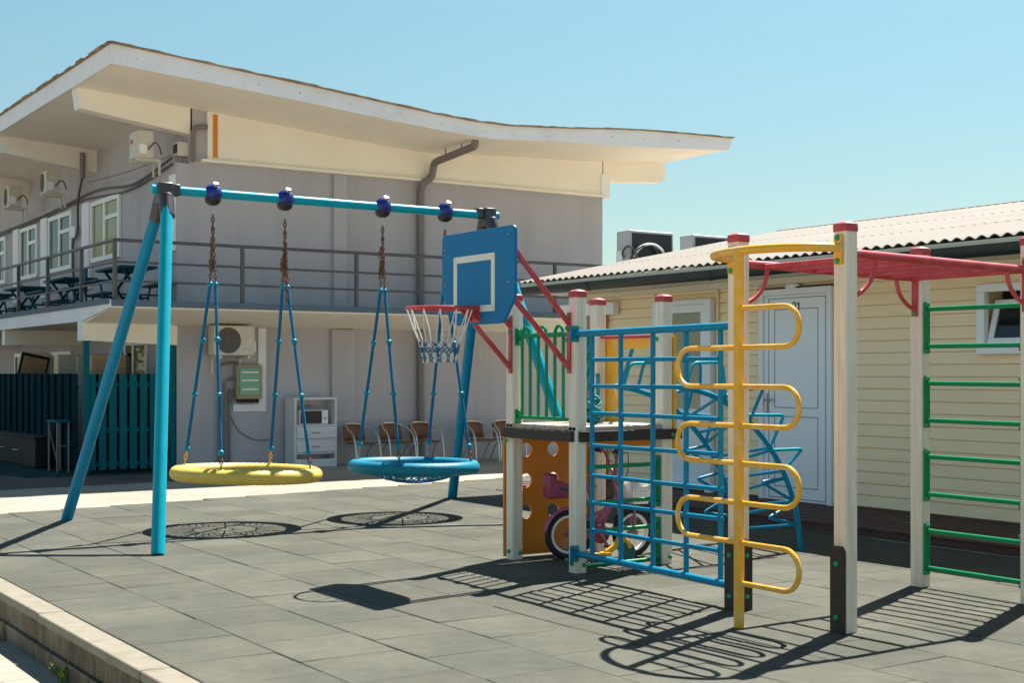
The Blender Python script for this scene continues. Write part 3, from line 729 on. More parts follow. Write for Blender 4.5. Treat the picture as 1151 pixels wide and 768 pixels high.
def make_chair(loc, rot, label):
    """armchair facing local -Y"""
    t = thing('rattan_chair', loc, label, 'chair', 'brown rattan chairs along the grey wall', rot); k = dict(world=False)
    w, d = .27, .25
    MB().box(-.24, .24, -.24, .22, .425, .45).build('seat', 'rattan', t, bevel=.012, **k)
    # curved back panel
    mb = MB(); n = 8
    vs = []
    for i in range(n + 1):
        a = R(-62 + 124 * i / n); x = .27 * math.sin(a) / math.sin(R(62)) * .9; y = .16 + .11 * math.cos(a)
        for z in (.47, .64, .78):
            yy = y + (z - .47) * .22; hh = z if z < .7 else .68 + .115 * math.cos(a * .95)
            vs.append((x, yy, hh))
    fs = []
    for i in range(n):
        for j in range(2): fs.append((i * 3 + j, (i + 1) * 3 + j, (i + 1) * 3 + j + 1, i * 3 + j + 1))
    mb.add(vs, fs)
    o = mb.build('backrest', 'rattan', t, **k)
    md = o.modifiers.new('thick', 'SOLIDIFY'); md.thickness = .012
    # arm and back loop tube
    loop = spline([(-.29, -.25, 0), (-.285, -.22, .35), (-.28, -.12, .60), (-.255, .10, .715), (-.17, .28, .785), (0, .335, .805), (.17, .28, .785), (.255, .10, .715), (.28, -.12, .60), (.285, -.22, .35), (.29, -.25, 0)], 5)
    MB().tube(loop, .0165, 8).build('frame', 'alu', t, **k)
    for s in (-1, 1):
        MB().tube([(s * .24, -.05, .42), (s * .25, .10, .30), (s * .27, .30, 0)], .0145, 8).build('leg', 'alu', t, **k)
    MB().tube([(-.28, -.2, .415), (.28, -.2, .415)], .012, 8).tube([(-.25, .12, .415), (.25, .12, .415)], .012, 8).build('stretcher', 'alu', t, **k)
    return t
c0 = make_chair((12.10, 23.55, LOW), R(8), 'brown rattan chair nearest the white cabinet')
for x, y, rt, lb in ((12.85, 23.50, 2, 'brown rattan chair in the middle of the three beside the cabinet'),
                     (13.52, 23.55, -4, 'brown rattan chair standing in front of the downpipe'),
                     (14.72, 23.40, 4, 'brown rattan chair behind the far swing leg'),
                     (15.42, 23.45, -6, 'brown rattan chair at the right, partly behind the cream posts')):
    c = copy_tree(c0); c.location = (x, y, LOW); c.rotation_euler = (0, 0, R(rt)); c['label'] = lb

# ------------------------------------------------------------------ cream cabin (right)
XF = 10.60; YE = 14.75
C = thing('cream_cabin', (XF, 10, 0), 'single storey cabin with cream yellow siding, white doors and a corrugated roof', 'building')
def siding_prof(k0, k1):
    pr = []
    for k in range(k0, k1):
        z = .147 + .1195 * k; z1 = min(z + .1195, 2.56)
        pr += [(XF + .012, z + .0005), (XF + .012, z + .009), (XF - .018, z + .0095), (XF - .008, z1)]
    za, zb = .147 + .1195 * k0, min(.147 + .1195 * k1, 2.56)
    if k0 == 0: return [(XF + .25, .0), (XF, .0), (XF, .146)] + pr + [(XF + .25, zb)]
    return [(XF + .25, za)] + pr + [(XF + .25, zb)]
WY0, WY1 = 7.44, 8.10                # opening of the right-hand window
mb = MB()
mb.prism(siding_prof(0, 21), 'y', -4, WY0).prism(siding_prof(0, 21), 'y', WY1, YE - .4)
mb.prism(siding_prof(0, 13), 'y', WY0 + .0005, WY1 - .0005).prism(siding_prof(18, 21), 'y', WY0 + .0005, WY1 - .0005)
mb.build('siding', 'siding', C, smooth=0)
MB().box(XF + .26, 18.6, -4, YE - .4, -.2, 2.55).prism([(XF + .26, 2.55), (18.6, 2.55), (14.5, 3.46)], 'y', -4, YE - .4).build('wall', 'siding', C, smooth=0)
MB().box(XF - .05, XF + .02, YE - .42, YE - .30, .1, 2.55).build('corner_trim', 'trim', C)
# roof sheet: corrugated along Y
def corr(xa, za, xb, zb, name):
    vs = []; fs = []; pit = .13; nper = 8; n = int((YE + 4.2) / pit * nper)
    row = [(0, 0), (.30, 0), (.3005, .004), (.62, 0), (.6205, .004), (1, 0)]; q = len(row)
    for i in range(n + 1):
        y = YE - i * pit / nper; h = .014 * math.sin(2 * math.pi * i / nper)
        for t, dz in row: vs.append((xa + (xb - xa) * t, y, za + (zb - za) * t + h + dz))
    for i in range(n):
        for j in range(q - 1): fs.append((i * q + j, i * q + j + 1, (i + 1) * q + j + 1, (i + 1) * q + j))
    o = MB().add(vs, fs).build(name, 'sheet', C, smooth=0)
    md = o.modifiers.new('thick', 'SOLIDIFY'); md.thickness = .008; md.offset = 1
corr(9.85, 2.672, 14.5, 3.60, 'roof_sheet')
corr(19.2, 2.665, 14.5, 3.60, 'roof_sheet')
MB().tube([(14.5, -4.2, 3.598), (14.5, YE + .02, 3.598)], .035, 8).build('ridge_cap', 'sheet', C)
mb = MB()
MB().prism([(9.905, 2.655), (9.905, 2.53), (XF - .02, 2.53), (XF + .3, 2.62), (XF + .3, 2.77)], 'y', -4.1, YE - .02).build('eave', 'trim', C)
MB().box(9.866, 9.903, -4.1, YE - .07, 2.612, 2.654).build('eave_strip', 'trim', C)
MB().box(XF - .07, XF - .018, -4.1, YE - .25, 2.462, 2.528).build('wall_trim', 'trim', C, bevel=.005)
MB().prism([(9.9, 2.53), (14.5, 3.44), (19, 2.53), (19, 2.62), (14.5, 3.565), (9.91, 2.64)], 'y', YE - .06, YE - .021).build('barge_board', 'trim', C)
# gutter: half round channel with joints and brackets
prof = [(9.84 + .060 * math.cos(a), 2.605 + .105 * math.sin(a)) for a in [math.pi + math.pi * i / 8 for i in range(9)]]
prof2 = [(9.84 + .052 * math.cos(a), 2.607 + .095 * math.sin(a)) for a in [2 * math.pi - math.pi * i / 8 for i in range(9)]]
gt = MB().prism(prof + prof2, 'y', -4.2, YE - .05).build('gutter', 'gutter', C)
for y in (13.2, 11.0, 8.8, 6.6): 
    MB().prism([(9.84 + .066 * math.cos(a), 2.604 + .111 * math.sin(a)) for a in [math.pi + math.pi * i / 8 for i in range(9)]], 'y', y - .04, y + .04).build('gutter_joint', 'gutter', gt)
for y in (14.0, 12.6, 11.2, 9.9, 8.6, 7.3): MB().box(9.87, 9.905, y - .02, y + .02, 2.57, 2.662).build('gutter_bracket', 'gutter', gt)
# doors and windows
D0, D1, DZ = 9.99, 10.92, 2.34
dr = MB().box(XF - .075, XF - .02, D0, D1, .135, DZ).build('door', 'door_white', C, bevel=.006)
fr = MB().box(XF - .095, XF - .02, D1 + .001, D1 + .07, .13, DZ + .07).box(XF - .095, XF - .02, D0 - .07, D0 - .001, .13, DZ + .07).box(XF - .095, XF - .02, D0, D1, DZ + .001, DZ + .07).build('frame', 'door_white', dr, bevel=.005)
MB().box(XF - .10, XF - .02, D0 - .08, D1 + .08, DZ + .071, DZ + .085).build('head_strip', 'brown', dr)
mb = MB(); xg = XF - .0775
def rect(y0, y1, z0, z1, s=.007):
    mb.box(xg, xg + .003, y0, y1, z0, z0 + s); mb.box(xg, xg + .003, y0, y1, z1 - s, z1)
    mb.box(xg, xg + .003, y0, y0 + s, z0 + s, z1 - s); mb.box(xg, xg + .003, y1 - s, y1, z0 + s, z1 - s)
rect(D0 + .13, D1 - .16, 1.13, DZ - .15); rect(D0 + .13, D1 - .16, .28, 1.04); rect(D0 + .02, D1 - .07, .16, DZ - .03)
mb.build('panel_groove', 'groove', dr)
MB().box(XF - .088, XF - .0755, D1 - .062, D1 - .03, 1.06, 1.28).tube([(XF - .09, D1 - .045, 1.21), (XF - .125, D1 - .045, 1.21), (XF - .125, D1 - .17, 1.215)], .011, 8).build('handle', 'steel', dr)
for y_ in (9.86, 11.02, 11.70, 12.83): MB().box(XF - .045, XF - .0185, y_, y_ + .03, .15, 2.46).build('edge_trim', 'siding', C, bevel=.004)
MB().sphere((XF - .07, 10.50, 2.43), .09, 14, 8, (.5, 1.3, .42)).build('wall_lamp', 'white', C)
# number 21 on the door
mb = MB(); nh = .06; zt = DZ - .085; yy = 10.44
def seg(pts): mb.tube([(XF - .079, yy - a, zt + b) for a, b in pts], .006, 6)
seg([(-.045, -.015), (-.035, .0), (-.015, .003), (-.003, -.010), (-.004, -.028), (-.045, -.078), (.0, -.078)])
seg([(.025, -.018), (.045, .0), (.045, -.08)])
mb.build('door_number', 'black', dr)
# half glazed door left of it
wd = window_x(C, XF - .015, 11.86, 12.72, .15, 2.30, (), 'curtain_pale', fw=.09, proud=.075, transoms=((11.95, 12.63, 1.05),), name='glazed_door')
MB().box(XF - .042, XF - .034, 11.95, 12.63, .24, 1.01).build('lower_panel', 'door_white', wd)
MB().box(XF - .11, XF - .02, 12.721, 12.80, .13, 2.36).box(XF - .11, XF - .02, 11.76, 11.859, .13, 2.36).box(XF - .11, XF - .02, 11.86, 12.72, 2.301, 2.36).build('door_frame', 'door_white', wd, bevel=.005)
# door at the far end under a white lintel
fd = MB().box(XF - .06, XF - .02, 14.2, 14.95 - .62, .13, 2.2).build('door', 'tan', C)
MB().box(XF - .12, XF - .02, 13.55, YE - .05, 2.24, 2.40).build('lintel', 'pvc', C, bevel=.01)
MB().box(XF - .07, XF - .02, 13.85, 14.18, .13, 2.239).build('far_door', 'tan', C)
MB().box(XF - .09, XF - .02, 13.78, 13.849, .13, 2.239).build('far_door_post', 'orange', C)
# tilted window on the right
W0, W1, V0, V1 = 7.40, 8.14, 1.675, 2.32
wn = MB()
wn.box(XF - .09, XF - .02, W0, W1, V0, V0 + .075).box(XF - .09, XF - .02, W0, W1, V1 - .075, V1).box(XF - .09, XF - .02, W0, W0 + .075, V0 + .075, V1 - .075).box(XF - .09, XF - .02, W1 - .09, W1, V0 + .075, V1 - .075)
wn = wn.build('window', 'pvc', C, bevel=.006)
MB().box(XF + .245, XF + .255, WY0 + .001, WY1 - .001, V0 + .03, V1 - .03).build('opening', 'black', wn)
mx = Matrix.Rotation(R(17), 3, 'Y')
sash = MB(); cz = V0 + .085
def sb(y0, y1, z0, z1, m, nm, pr, dx=0):
    c = Vector((0 + dx, (y0 + y1) / 2, (z0 + z1) / 2)); c2 = mx @ c + Vector((XF - .045, 0, cz))
    return (c2, (.05 if m == 'pvc' else .012, y1 - y0, z1 - z0))
for a in ((W0 + .085, W1 - .10, 0, .06), (W0 + .085, W1 - .10, .37, .43), (W0 + .085, W0 + .145, .061, .369), (W1 - .16, W1 - .10, .061, .369)):
    c_, s_ = sb(*a, 'pvc', '', None); sash.obox(c_, s_, mx)
sash = sash.build('sash', 'pvc', wn, bevel=.004)
c_, s_ = sb(W0 + .14, W1 - .155, .055, .375, 'g', '', None); MB().obox(c_, s_, mx).build('pane', 'glass', sash)
# deck along the facade
mb = MB()
for k in range(7):
    x0 = 9.63 + k * .135; mb.box(x0, x0 + .128, -4, YE, .06 + k * .008, .085 + k * .008)
dk = mb.build('deck', 'deckwood', C, bevel=.004)
MB().box(9.645, 9.68, -4, YE, -.01, .058).build('deck_front', 'deckwood', dk)
MB().box(XF - .05, XF - .021, -4, YE - .4, .118, .150).build('base_strip', 'deckwood', C)
structure(MB().box(9.50, 9.62, -4, YE, -.02, .012).build('deck_kerb', 'asphalt', bevel=.008))

# ------------------------------------------------------------------ swing frame
YB, ZB = 12.56, 3.235
S = thing('swing_frame', (6.2, YB, 0), 'tall blue tubular swing frame on splayed legs', 'swing frame')
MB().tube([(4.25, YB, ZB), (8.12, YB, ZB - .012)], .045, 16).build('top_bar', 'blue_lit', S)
for end, xt, xb in ((0, 4.37, (3.90, 3.77)), (1, 7.99, (8.49, 8.24))):
    mb = MB().box(xt - .07, xt + .07, YB - .075, YB + .075, ZB - .14, ZB + .065)
    sgn = 1 if end == 0 else -1
    mb.box(xt + sgn * .07, xt + sgn * .15, YB - .05, YB + .05, ZB - .055, ZB + .058)
    for q in (-1, 1):
        mb.tube([(xt, YB + q * .06, ZB - .06), (xt - sgn * .02, YB + q * .16, ZB - .28)], .072, 12)
    mb.build('joint', 'joint', S, bevel=.012)
    for q, xbb in ((1, xb[0]), (-1, xb[1])):
        yb = YB + q * 1.58
        a = Vector((xt, YB + q * .09, ZB - .10)); b = Vector((xbb, yb, .0))
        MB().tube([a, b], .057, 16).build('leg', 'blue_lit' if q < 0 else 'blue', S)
HX = (4.855, 5.605, 6.70, 7.45)
for x in HX:
    h = MB().sphere((x, YB, ZB - .0), .092, 14, 9, (1.0, 1.0, 1.0)).build('clamp', 'navy', S)
    MB().sphere((x, YB, ZB - .06), .083, 12, 7, (.98, .98, .75)).build('clamp_base', 'black', h)
    MB().disc((x + .005, YB - .065, ZB + .08), (0, -.7, 1), .026, .03, 10).build('clamp_bolt', 'steel', h)
    MB().tube([(x, YB, ZB - .1), (x, YB, ZB - .2)], .022, 8).build('shackle', 'steel', h)

def chain_mesh(mb, pts, link=.045, r=.0055, wd=.012):
    P = [Vector(p) for p in pts]
    i = 0
    for a, b in zip(P, P[1:]):
        L = (b - a).length; n = max(1, int(L / (link * .78))); d = (b - a).normalized()
        s1 = d.cross(Vector((.3, 1, .2))).normalized(); s2 = d.cross(s1)
        for k in range(n):
            c = a + (b - a) * ((k + .5) / n); s = s1 if i % 2 else s2; i += 1
            h = link / 2
            loop = []
            for q in range(10):
                t = 2 * math.pi * q / 10
                loop.append(c + d * (h * math.sin(t)) + s * (wd * math.cos(t)))
            mb.tube(loop, r, 5, closed=True)
def nest_swing(xc, xa, xb, ringm, netm, label, sag, tilt, clumps, R0):
    zc = .52
    t = thing('nest_swing', (xc, YB, zc), label, 'nest swing', 'round nest swings under the blue frame')
    ca = Matrix.Rotation(tilt, 3, 'Y')
    cen = Vector((xc, YB, zc))
    ring = []
    for k in range(128):
        a = 2 * math.pi * k / 128; ring.append(cen + ca @ Vector((R0 * math.cos(a), R0 * math.sin(a), 0)))
    mb = MB(); mb.tube(ring, [.070 * (1 + .022 * (1 if k % 2 else -1)) for k in range(128)], 14, closed=True)
    rg = mb.build('ring', ringm, t)
    # net: spokes, concentric cords and a diagonal mesh
    mb = MB()
    def np_(r, a): return cen + ca @ Vector((r * math.cos(a), r * math.sin(a), -sag * (1 - (r / R0) ** 2)))
    for k in range(16):
        a = 2 * math.pi * k / 16; mb.tube([np_(r, a) for r in (.07, .2, .34, .48, R0 - .06)], .0085, 5)
    for r in (.08, .30): mb.tube([np_(r, 2 * math.pi * k / 32) for k in range(32)], .0085, 5, closed=True)
    nd = 44
    for k in range(nd):
        a = 2 * math.pi * k / nd
        for s in (-1, 1):
            mb.tube([np_(.30 + (R0 - .36) * q / 4, a + s * .36 * q / 4) for q in range(5)], .006, 4)
    mb.build('net', netm, t)
    for hx, sd, cl in ((xa, -1, clumps[0]), (xb, 1, clumps[1])):
        ch = MB()
        ztop, zk = ZB - .19, 2.36
        up_ = MB(); chain_mesh(up_, [(hx, YB, ztop), (hx, YB, 2.88)], r=.0085); up_.build('chain', 'rust', t)
        for q in (-1, 1):
            chain_mesh(ch, [(hx, YB, 2.92), (hx + .035 * q, YB + .02 * q, zk + .02)])
        for j in range(cl):
            zz = 2.92 - .24 * hsh(xc, hx, j) - (.1 if cl > 7 else 0); a = hsh(j, hx, 'a') * 6.28
            p = Vector((hx + .02 * math.cos(a), YB + .02 * math.sin(a), zz))
            chain_mesh(ch, [p, p + Vector((.02 * math.cos(a * 3), .02, -.13))])
        if cl > 9: chain_mesh(ch, [(hx + .01, YB, 2.75), (hx + .01, YB - .02, 2.2)])
        ch.build('chain', 'rust', t)
        for q in (-1, 1):
            kn = Vector((hx + .035 * q, YB + .02 * q, zk))
            yq = -q                       # left rope of each pair to the back, right rope to the front
            at_ = cen + ca @ Vector((sd * .5, yq * .5 * -1 if False else -q * -1 * .0, 0))
            att = cen + ca @ Vector((sd * R0 * .68, (1 if q < 0 else -1) * R0 * .73, .062))
            bot_ = att + (kn - att).normalized() * .17
            rp = MB().tube([kn, bot_], .0165, 8).build('rope', 'rope', t)
            for f in (0.0, .335, .665, 1.0):
                MB().sphere(kn + (bot_ - kn) * f, .033 if f else .028, 10, 7, (1, 1, .9)).build('rope_bead', 'bead', rp)
            mb = MB(); chain_mesh(mb, [bot_, att], link=.055, r=.007, wd=.015)
            mb.build('link', 'rust' if q > 0 else ('steel' if ringm != 'ring_yellow' else 'yellow'), t)
            MB().tube([att + Vector((0, 0, -.05)), att + Vector((0, 0, .012))], [.05, .022], 10).build('lug', ringm, rg)
    return t
nest_swing(5.20, HX[0], HX[1], 'ring_yellow', 'net_dark', 'yellow-ringed round nest swing hanging on blue ropes at the left of the frame', .05, R(1.5), (9, 12), .665)
nest_swing(7.07, HX[2], HX[3], 'ring_blue', 'net_blue', 'blue-ringed round nest swing with a sagging net hanging near the basketball hoop', .17, R(.8), (8, 6), .625)

# ------------------------------------------------------------------ climbing frame
P = thing('climbing_frame', (6.5, 7.5, 0), 'multicoloured climbing frame of cream posts with basketball board, nets, ladders and monkey bars', 'climbing frame')
XA, XB_ = 6.09, 6.93        # platform posts
YA, YC = 8.31, 9.17
MXA, MXB, MYA, MYB = 5.985, 7.71, 5.54, 6.44   # monkey bar posts
def post(x, y, h, plank=None):
    w = .05; c = .008; g = .006
    # square section with a shallow groove in the middle of each face
    prof = []
    for rot in range(4):
        side = [(-w + c, -w), (-g, -w), (0, -w + g * .8), (g, -w), (w - c, -w)]
        a = rot * math.pi / 2
        prof += [(px * math.cos(a) - py * math.sin(a), px * math.sin(a) + py * math.cos(a)) for px, py in side]
    o = MB().prism([(x + px, y + py) for px, py in prof], 'z', -.02, h - .045).build('post', 'post', P, smooth=0)
    mb = MB(); n = 24; rings = []
    vs = []; fs = []
    for (s, z) in ((1.12, h - .048), (1.15, h - .042), (1.15, h - .012), (1.10, h - .002), (.72, h + .008), (.35, h + .013), (.08, h + .015)):
        for k in range(n):
            a = 2 * math.pi * k / n
            q = (abs(math.cos(a)) ** 5 + abs(math.sin(a)) ** 5) ** (-1 / 5)
            vs.append((x + w * s * q * math.cos(a), y + w * s * q * math.sin(a), z))
    for i in range(6):
        for k in range(n): fs.append((i * n + k, i * n + (k + 1) % n, (i + 1) * n + (k + 1) % n, (i + 1) * n + k))
    fs.append(tuple(range(n))[::-1]); fs.append(tuple(6 * n + k for k in range(n)))
    mb.add(vs, fs).build('post_cap', 'cap_red', o)
    return o
p1 = post(XA, YC, 2.13); p2 = post(XA, YA, 2.12); p3 = post(XB_, YC, 2.12); p4 = post(XB_, YA, 2.11)
p5 = post(MXA, MYB, 2.38); p6 = post(MXA, MYA, 2.37); p7 = post(MXB, MYB, 2.38); p8 = post(MXB, MYA, 2.38)
# dark planks at the feet of the monkey bar posts
def foot_plank(px, py, faces, h):
    for dx, dy in faces:
        if dx: o = MB().prism([(py - .05, -.01), (py + .05, -.01), (py + .05, h - .03), (py + .03, h), (py - .03, h), (py - .05, h - .03)], 'x', px + dx * .051, px + dx * .075)
        else: o = MB().prism([(px - .05, -.01), (px + .05, -.01), (px + .05, h - .03), (px + .03, h), (px - .03, h), (px - .05, h - .03)], 'y', py + dy * .051, py + dy * .075)
        o = o.build('foot_plank', 'plank', P)
        for z in (.09, h - .10): bolt(o, (px + dx * .076, py + dy * .076, z), (dx, dy, 0))
foot_plank(MXA, MYB, ((-1, 0), (0, -1)), .45)
foot_plank(MXA, MYA, ((-1, 0),), .50)
foot_plank(MXB, MYA, ((1, 0),), .50)
for po, x, y in ((p1, XA, YC), (p2, XA, YA), (p4, XB_, YA)):
    bolt(po, (x + .02, y - .055, .06), (0, -1, 0)); bolt(po, (x - .056, y, .07), (-1, 0, 0))
# platform
fl = MB()
for k in range(7): fl.box(XA - .05, XB_ + .05, YA - .045 + k * .139, YA - .045 + k * .139 + .132, 1.065, 1.098)
fl = fl.build('platform', 'floorwood', P, bevel=.004)
MB().box(XA - .03, XB_ + .12, YA - .085, YA - .052, .985, 1.064).box(XA - .085, XA - .052, YA - .03, YC + .03, .985, 1.064).box(XA - .03, XB_ + .03, YC + .015, YC + .045, .985, 1.064).build('platform_beam', 'plank', fl, bevel=.004)
MB().box(XA + .05, XB_ - .05, YA + .05, YA + .09, .93, 1.06).build('under_beam', 'orange', fl)
for p, n in (((XA - .086, YC - .01, .96), (-1, 0, 0)), ((XB_ + .02, YA - .086, 1.02), (0, -1, 0))): bolt(fl, p, n)
# orange panel with round holes behind the platform (plane Y = const)
def holed_panel(x0, x1, z0, z1, y, holes, r, name, m, notch=0.):
    nseg = 20
    bm = bmesh.new()
    outer = [(x0, z0), (x1, z0), (x1, z1), (x0, z1)]
    def loop(pts):
        v = [bm.verts.new((p[0], y, p[1])) for p in pts]
        return [bm.edges.new((v[i], v[(i + 1) % len(v)])) for i in range(len(v))]
    ed = loop(outer)
    for hx, hz in holes: ed += loop([(hx + r * math.cos(2 * math.pi * k / nseg), hz + r * math.sin(2 * math.pi * k / nseg)) for k in range(nseg)])
    bmesh.ops.triangle_fill(bm, use_beauty=True, use_dissolve=False, edges=ed)
    off = wloc(P)
    for v in bm.verts: v.co -= off
    me = bpy.data.meshes.new(name); bm.to_mesh(me); bm.free(); me.materials.append(M[m])
    o = bpy.data.objects.new(name, me); COL.objects.link(o); o.parent = P; WLOC[o.name] = off
    md = o.modifiers.new('thick', 'SOLIDIFY'); md.thickness = .018; md.offset = 0
    return o
hp = holed_panel(XA - .06, XB_ + .05, .02, .985, YC + .068, [(a, b) for a in (6.245, 6.515, 6.80) for b in (.875, .625, .37)], .058, 'hole_panel', 'orange')
# green guard rail with three hoops on the side X = XA
gr = MB()
gx = XA
gr.tube([(gx, YA + .05, 1.80), (gx, YC - .05, 1.80)], .021, 10).tube([(gx, YA + .05, 1.15), (gx, YC - .05, 1.15)], .017, 10)
for yc in (9.00, 8.775, 8.55):
    for s in (-1, 1): gr.tube([(gx, yc + s * .056, 1.15), (gx, yc + s * .056, 1.80)], .0135, 8)
    gr.tube([(gx - .0, yc + .056 * math.cos(a), 1.80 + .065 * math.sin(a)) for a in [math.pi * k / 10 for k in range(11)]], .0135, 8)
gr = gr.build('guard_rail', 'green', P)
for y, s in ((YA, 1), (YC, -1)):
    for z in (1.80, 1.15): 
        MB().box(gx - .03, gx + .03, y + s * .051, y + s * .062, z - .075, z + .06).build('rail_plate', 'green', gr, bevel=.004)
        bolt(gr, (gx, y + s * .062, z + .045), (0, s, 0)); bolt(gr, (gx, y + s * .062, z - .06), (0, s, 0))
# basketball board with its red braces
bz = MB()
BX = 5.50
def rpoly(pts, r):
    q = rounded([Vector((a, b, 0)) for a, b in (pts + [pts[0], pts[1]])], r, 4)
    return [(v.x, v.y) for v in q[1:-1]]
board = [(8.26, 2.585), (9.295, 2.585), (9.295, 2.115), (9.10, 1.87), (8.42, 1.87), (8.26, 2.06)]
pts = [Vector((a, b, 0)) for a, b in board]; outl = []
for i in range(len(pts)):
    seg3 = rounded([pts[i - 1], pts[i], pts[(i + 1) % len(pts)]], .045, 4); outl += [(v.x, v.y) for v in seg3[1:-1]]
bd = MB().prism(outl, 'x', BX - .012, BX + .012).build('backboard', 'board_blue', P, bevel=.003)
mb = MB(); sx = BX - .0155
a0_, a1_, b0_, b1_, sw = 8.525, 9.115, 1.965, 2.40, .05
for q in ([(a0_, b1_), (a1_, b1_), (a1_ - sw, b1_ - sw), (a0_ + sw, b1_ - sw)], [(a0_, b0_), (a1_, b0_), (a1_ - sw, b0_ + sw), (a0_ + sw, b0_ + sw)],
          [(a0_, b0_ + .004), (a0_, b1_ - .004), (a0_ + sw, b1_ - sw - .004), (a0_ + sw, b0_ + sw + .004)], [(a1_, b0_ + .004), (a1_, b1_ - .004), (a1_ - sw, b1_ - sw - .004), (a1_ - sw, b0_ + sw + .004)]):
    mb.prism(q, 'x', sx, sx + .0034)
mb.build('target_square', 'cream', bd)
for y, z in ((9.235, 2.47), (8.33, 2.52), (9.235, 2.19), (8.33, 2.17)): bolt(bd, (BX - .012, y, z), (-1, 0, 0), .010, 'steel')
# hoop
hc = Vector((BX - .315, 8.82, 1.985)); hr = .25
hp_ = MB().tube([hc + Vector((hr * math.cos(2 * math.pi * k / 40), hr * math.sin(2 * math.pi * k / 40), 0)) for k in range(40)], .0125, 8, closed=True)
hp_.tube([hc + Vector((hr * .75, hr * .66, 0)), (BX - .02, 8.87, 1.985)], .010, 8).tube([hc + Vector((hr * .75, -hr * .66, 0)), (BX - .02, 8.74, 1.985)], .010, 8)
hp_.prism([(BX - .02, 1.90), (BX - .013, 1.90), (BX - .013, 2.01), (BX - .13, 2.01), (BX - .13, 1.985)], 'y', 8.745, 8.755).prism([(BX - .02, 1.90), (BX - .013, 1.90), (BX - .013, 2.01), (BX - .13, 2.01), (BX - .13, 1.985)], 'y', 8.845, 8.855)
hp_.box(BX - .0165, BX - .0128, 8.73, 8.87, 1.885, 2.015)
hoop = hp_.build('hoop', 'red', P)
# net: straight white cords, then knotted white and blue mesh
def hn(a, r, z): return hc + Vector((r * math.cos(a), r * math.sin(a), z))
mb = MB(); nb = MB(); K = 12
for k in range(K):
    a = 2 * math.pi * k / K
    mb.tube([hn(a, .245, -.005), hn(a + .1, .20, -.14), hn(a + .13, .155, -.25)], .0055, 5)
rows = [(.155, -.25), (.148, -.29), (.138, -.33), (.13, -.37), (.125, -.405)]
for i in range(4):
    for k in range(K):
        for s in (-1, 1):
            a0 = 2 * math.pi * (k + (.5 if i % 2 else 0)) / K + .13; a1 = a0 + s * math.pi / K
            (nb if (i + (s > 0)) % 3 else mb).tube([hn(a0, *rows[i]), hn(a1, *rows[i + 1])], .0045, 5)
mb.build('hoop_net', 'net_white', hoop); nb.build('hoop_net', 'rope', hoop)
# red braces: plate on each front post and two slanted arms up to the board
for y, zz in ((YA, 0), (YC, .0)):
    yo = y + (.03 if y == YA else -.03)
    pl = MB().box(XA - .066, XA - .052, yo - .022, yo + .022, 1.50, 1.96).build('brace_plate', 'red', P, bevel=.003)
    for z in (1.93, 1.83, 1.54): bolt(pl, (XA - .066, yo, z), (-1, .0, 0), .016)
    MB().beam((XA - .06, yo, 1.875), (BX + .013, yo - .0, 2.44), .03, .035).build('brace_arm', 'red', P, bevel=.003)
    MB().beam((XA - .06, yo, 1.545), (BX + .013, yo - .0, 2.07), .03, .035).build('brace_arm', 'red', P, bevel=.003)
# blue climbing grid between platform post and monkey bar post
gx = 6.03
def gy(z): return gx
cg = MB()
cg.tube([(gx + .01, YA - .05, 1.795), (5.99, MYB + .05, 1.805)], .0255, 12)
cg = cg.build('climbing_grid', 'blue', P)
MB().tube([(gx + .01, YA - .05, .15), (5.99, MYB + .05, .14)], .0255, 12).build('grid_bar', 'blue', cg)
vy = (8.05, 7.71, 7.35, 7.0, 6.66)
for y in vy:
    MB().tube([(gx + .003, y, .15), (gx + .003, y, 1.79)], .0185, 10).build('grid_bar', 'blue', cg)
for i, z in enumerate((1.60, 1.405, 1.207, .97, .75, .55, .35)):
    y1 = 6.66 if i in (0, 2, 3, 6, 1) else 6.62
    jit = .012
    MB().tube([(gx - .012, 8.05, z), (gx - .012, y1, z + (.004 if i % 2 else -.004))], .0155, 8).build('grid_bar', 'blue', cg)
for y, s in ((YA, -1), (MYB, 1)):
    for z in (1.795, .15):
        pp_ = MB().box(5.98, 6.06, y + s * .051, y + s * .064, z - .06, z + .06).build('grid_plate', 'blue', cg, bevel=.004)
        for dz in (-.045, .045): bolt(pp_, (6.02, y + s * .064, z + dz), (0, s, 0), .016); bolt(pp_, (5.975, y + s * .02, z + dz), (-1, 0, 0), .016)
# green bars between the two platform posts (plane Y = YA)
for z0, zs in ((.449, (.786, .515)), (-.0, (.30, .04))):
    g = MB()
    for z in zs: g.tube([(XA + .05, YA, z), (XB_ - .05, YA, z + .004)], .0165, 10)
    g = g.build('rung_ladder', 'green', P)
    MB().box(XB_ - .065, XB_ - .052, YA - .03, YA + .03, min(zs) - .06, max(zs) + .07).build('ladder_plate', 'green', g, bevel=.01)
    for z in (min(zs) - .035, max(zs) + .045): bolt(g, (XB_ - .066, YA - .0, z), (-1, 0, 0))
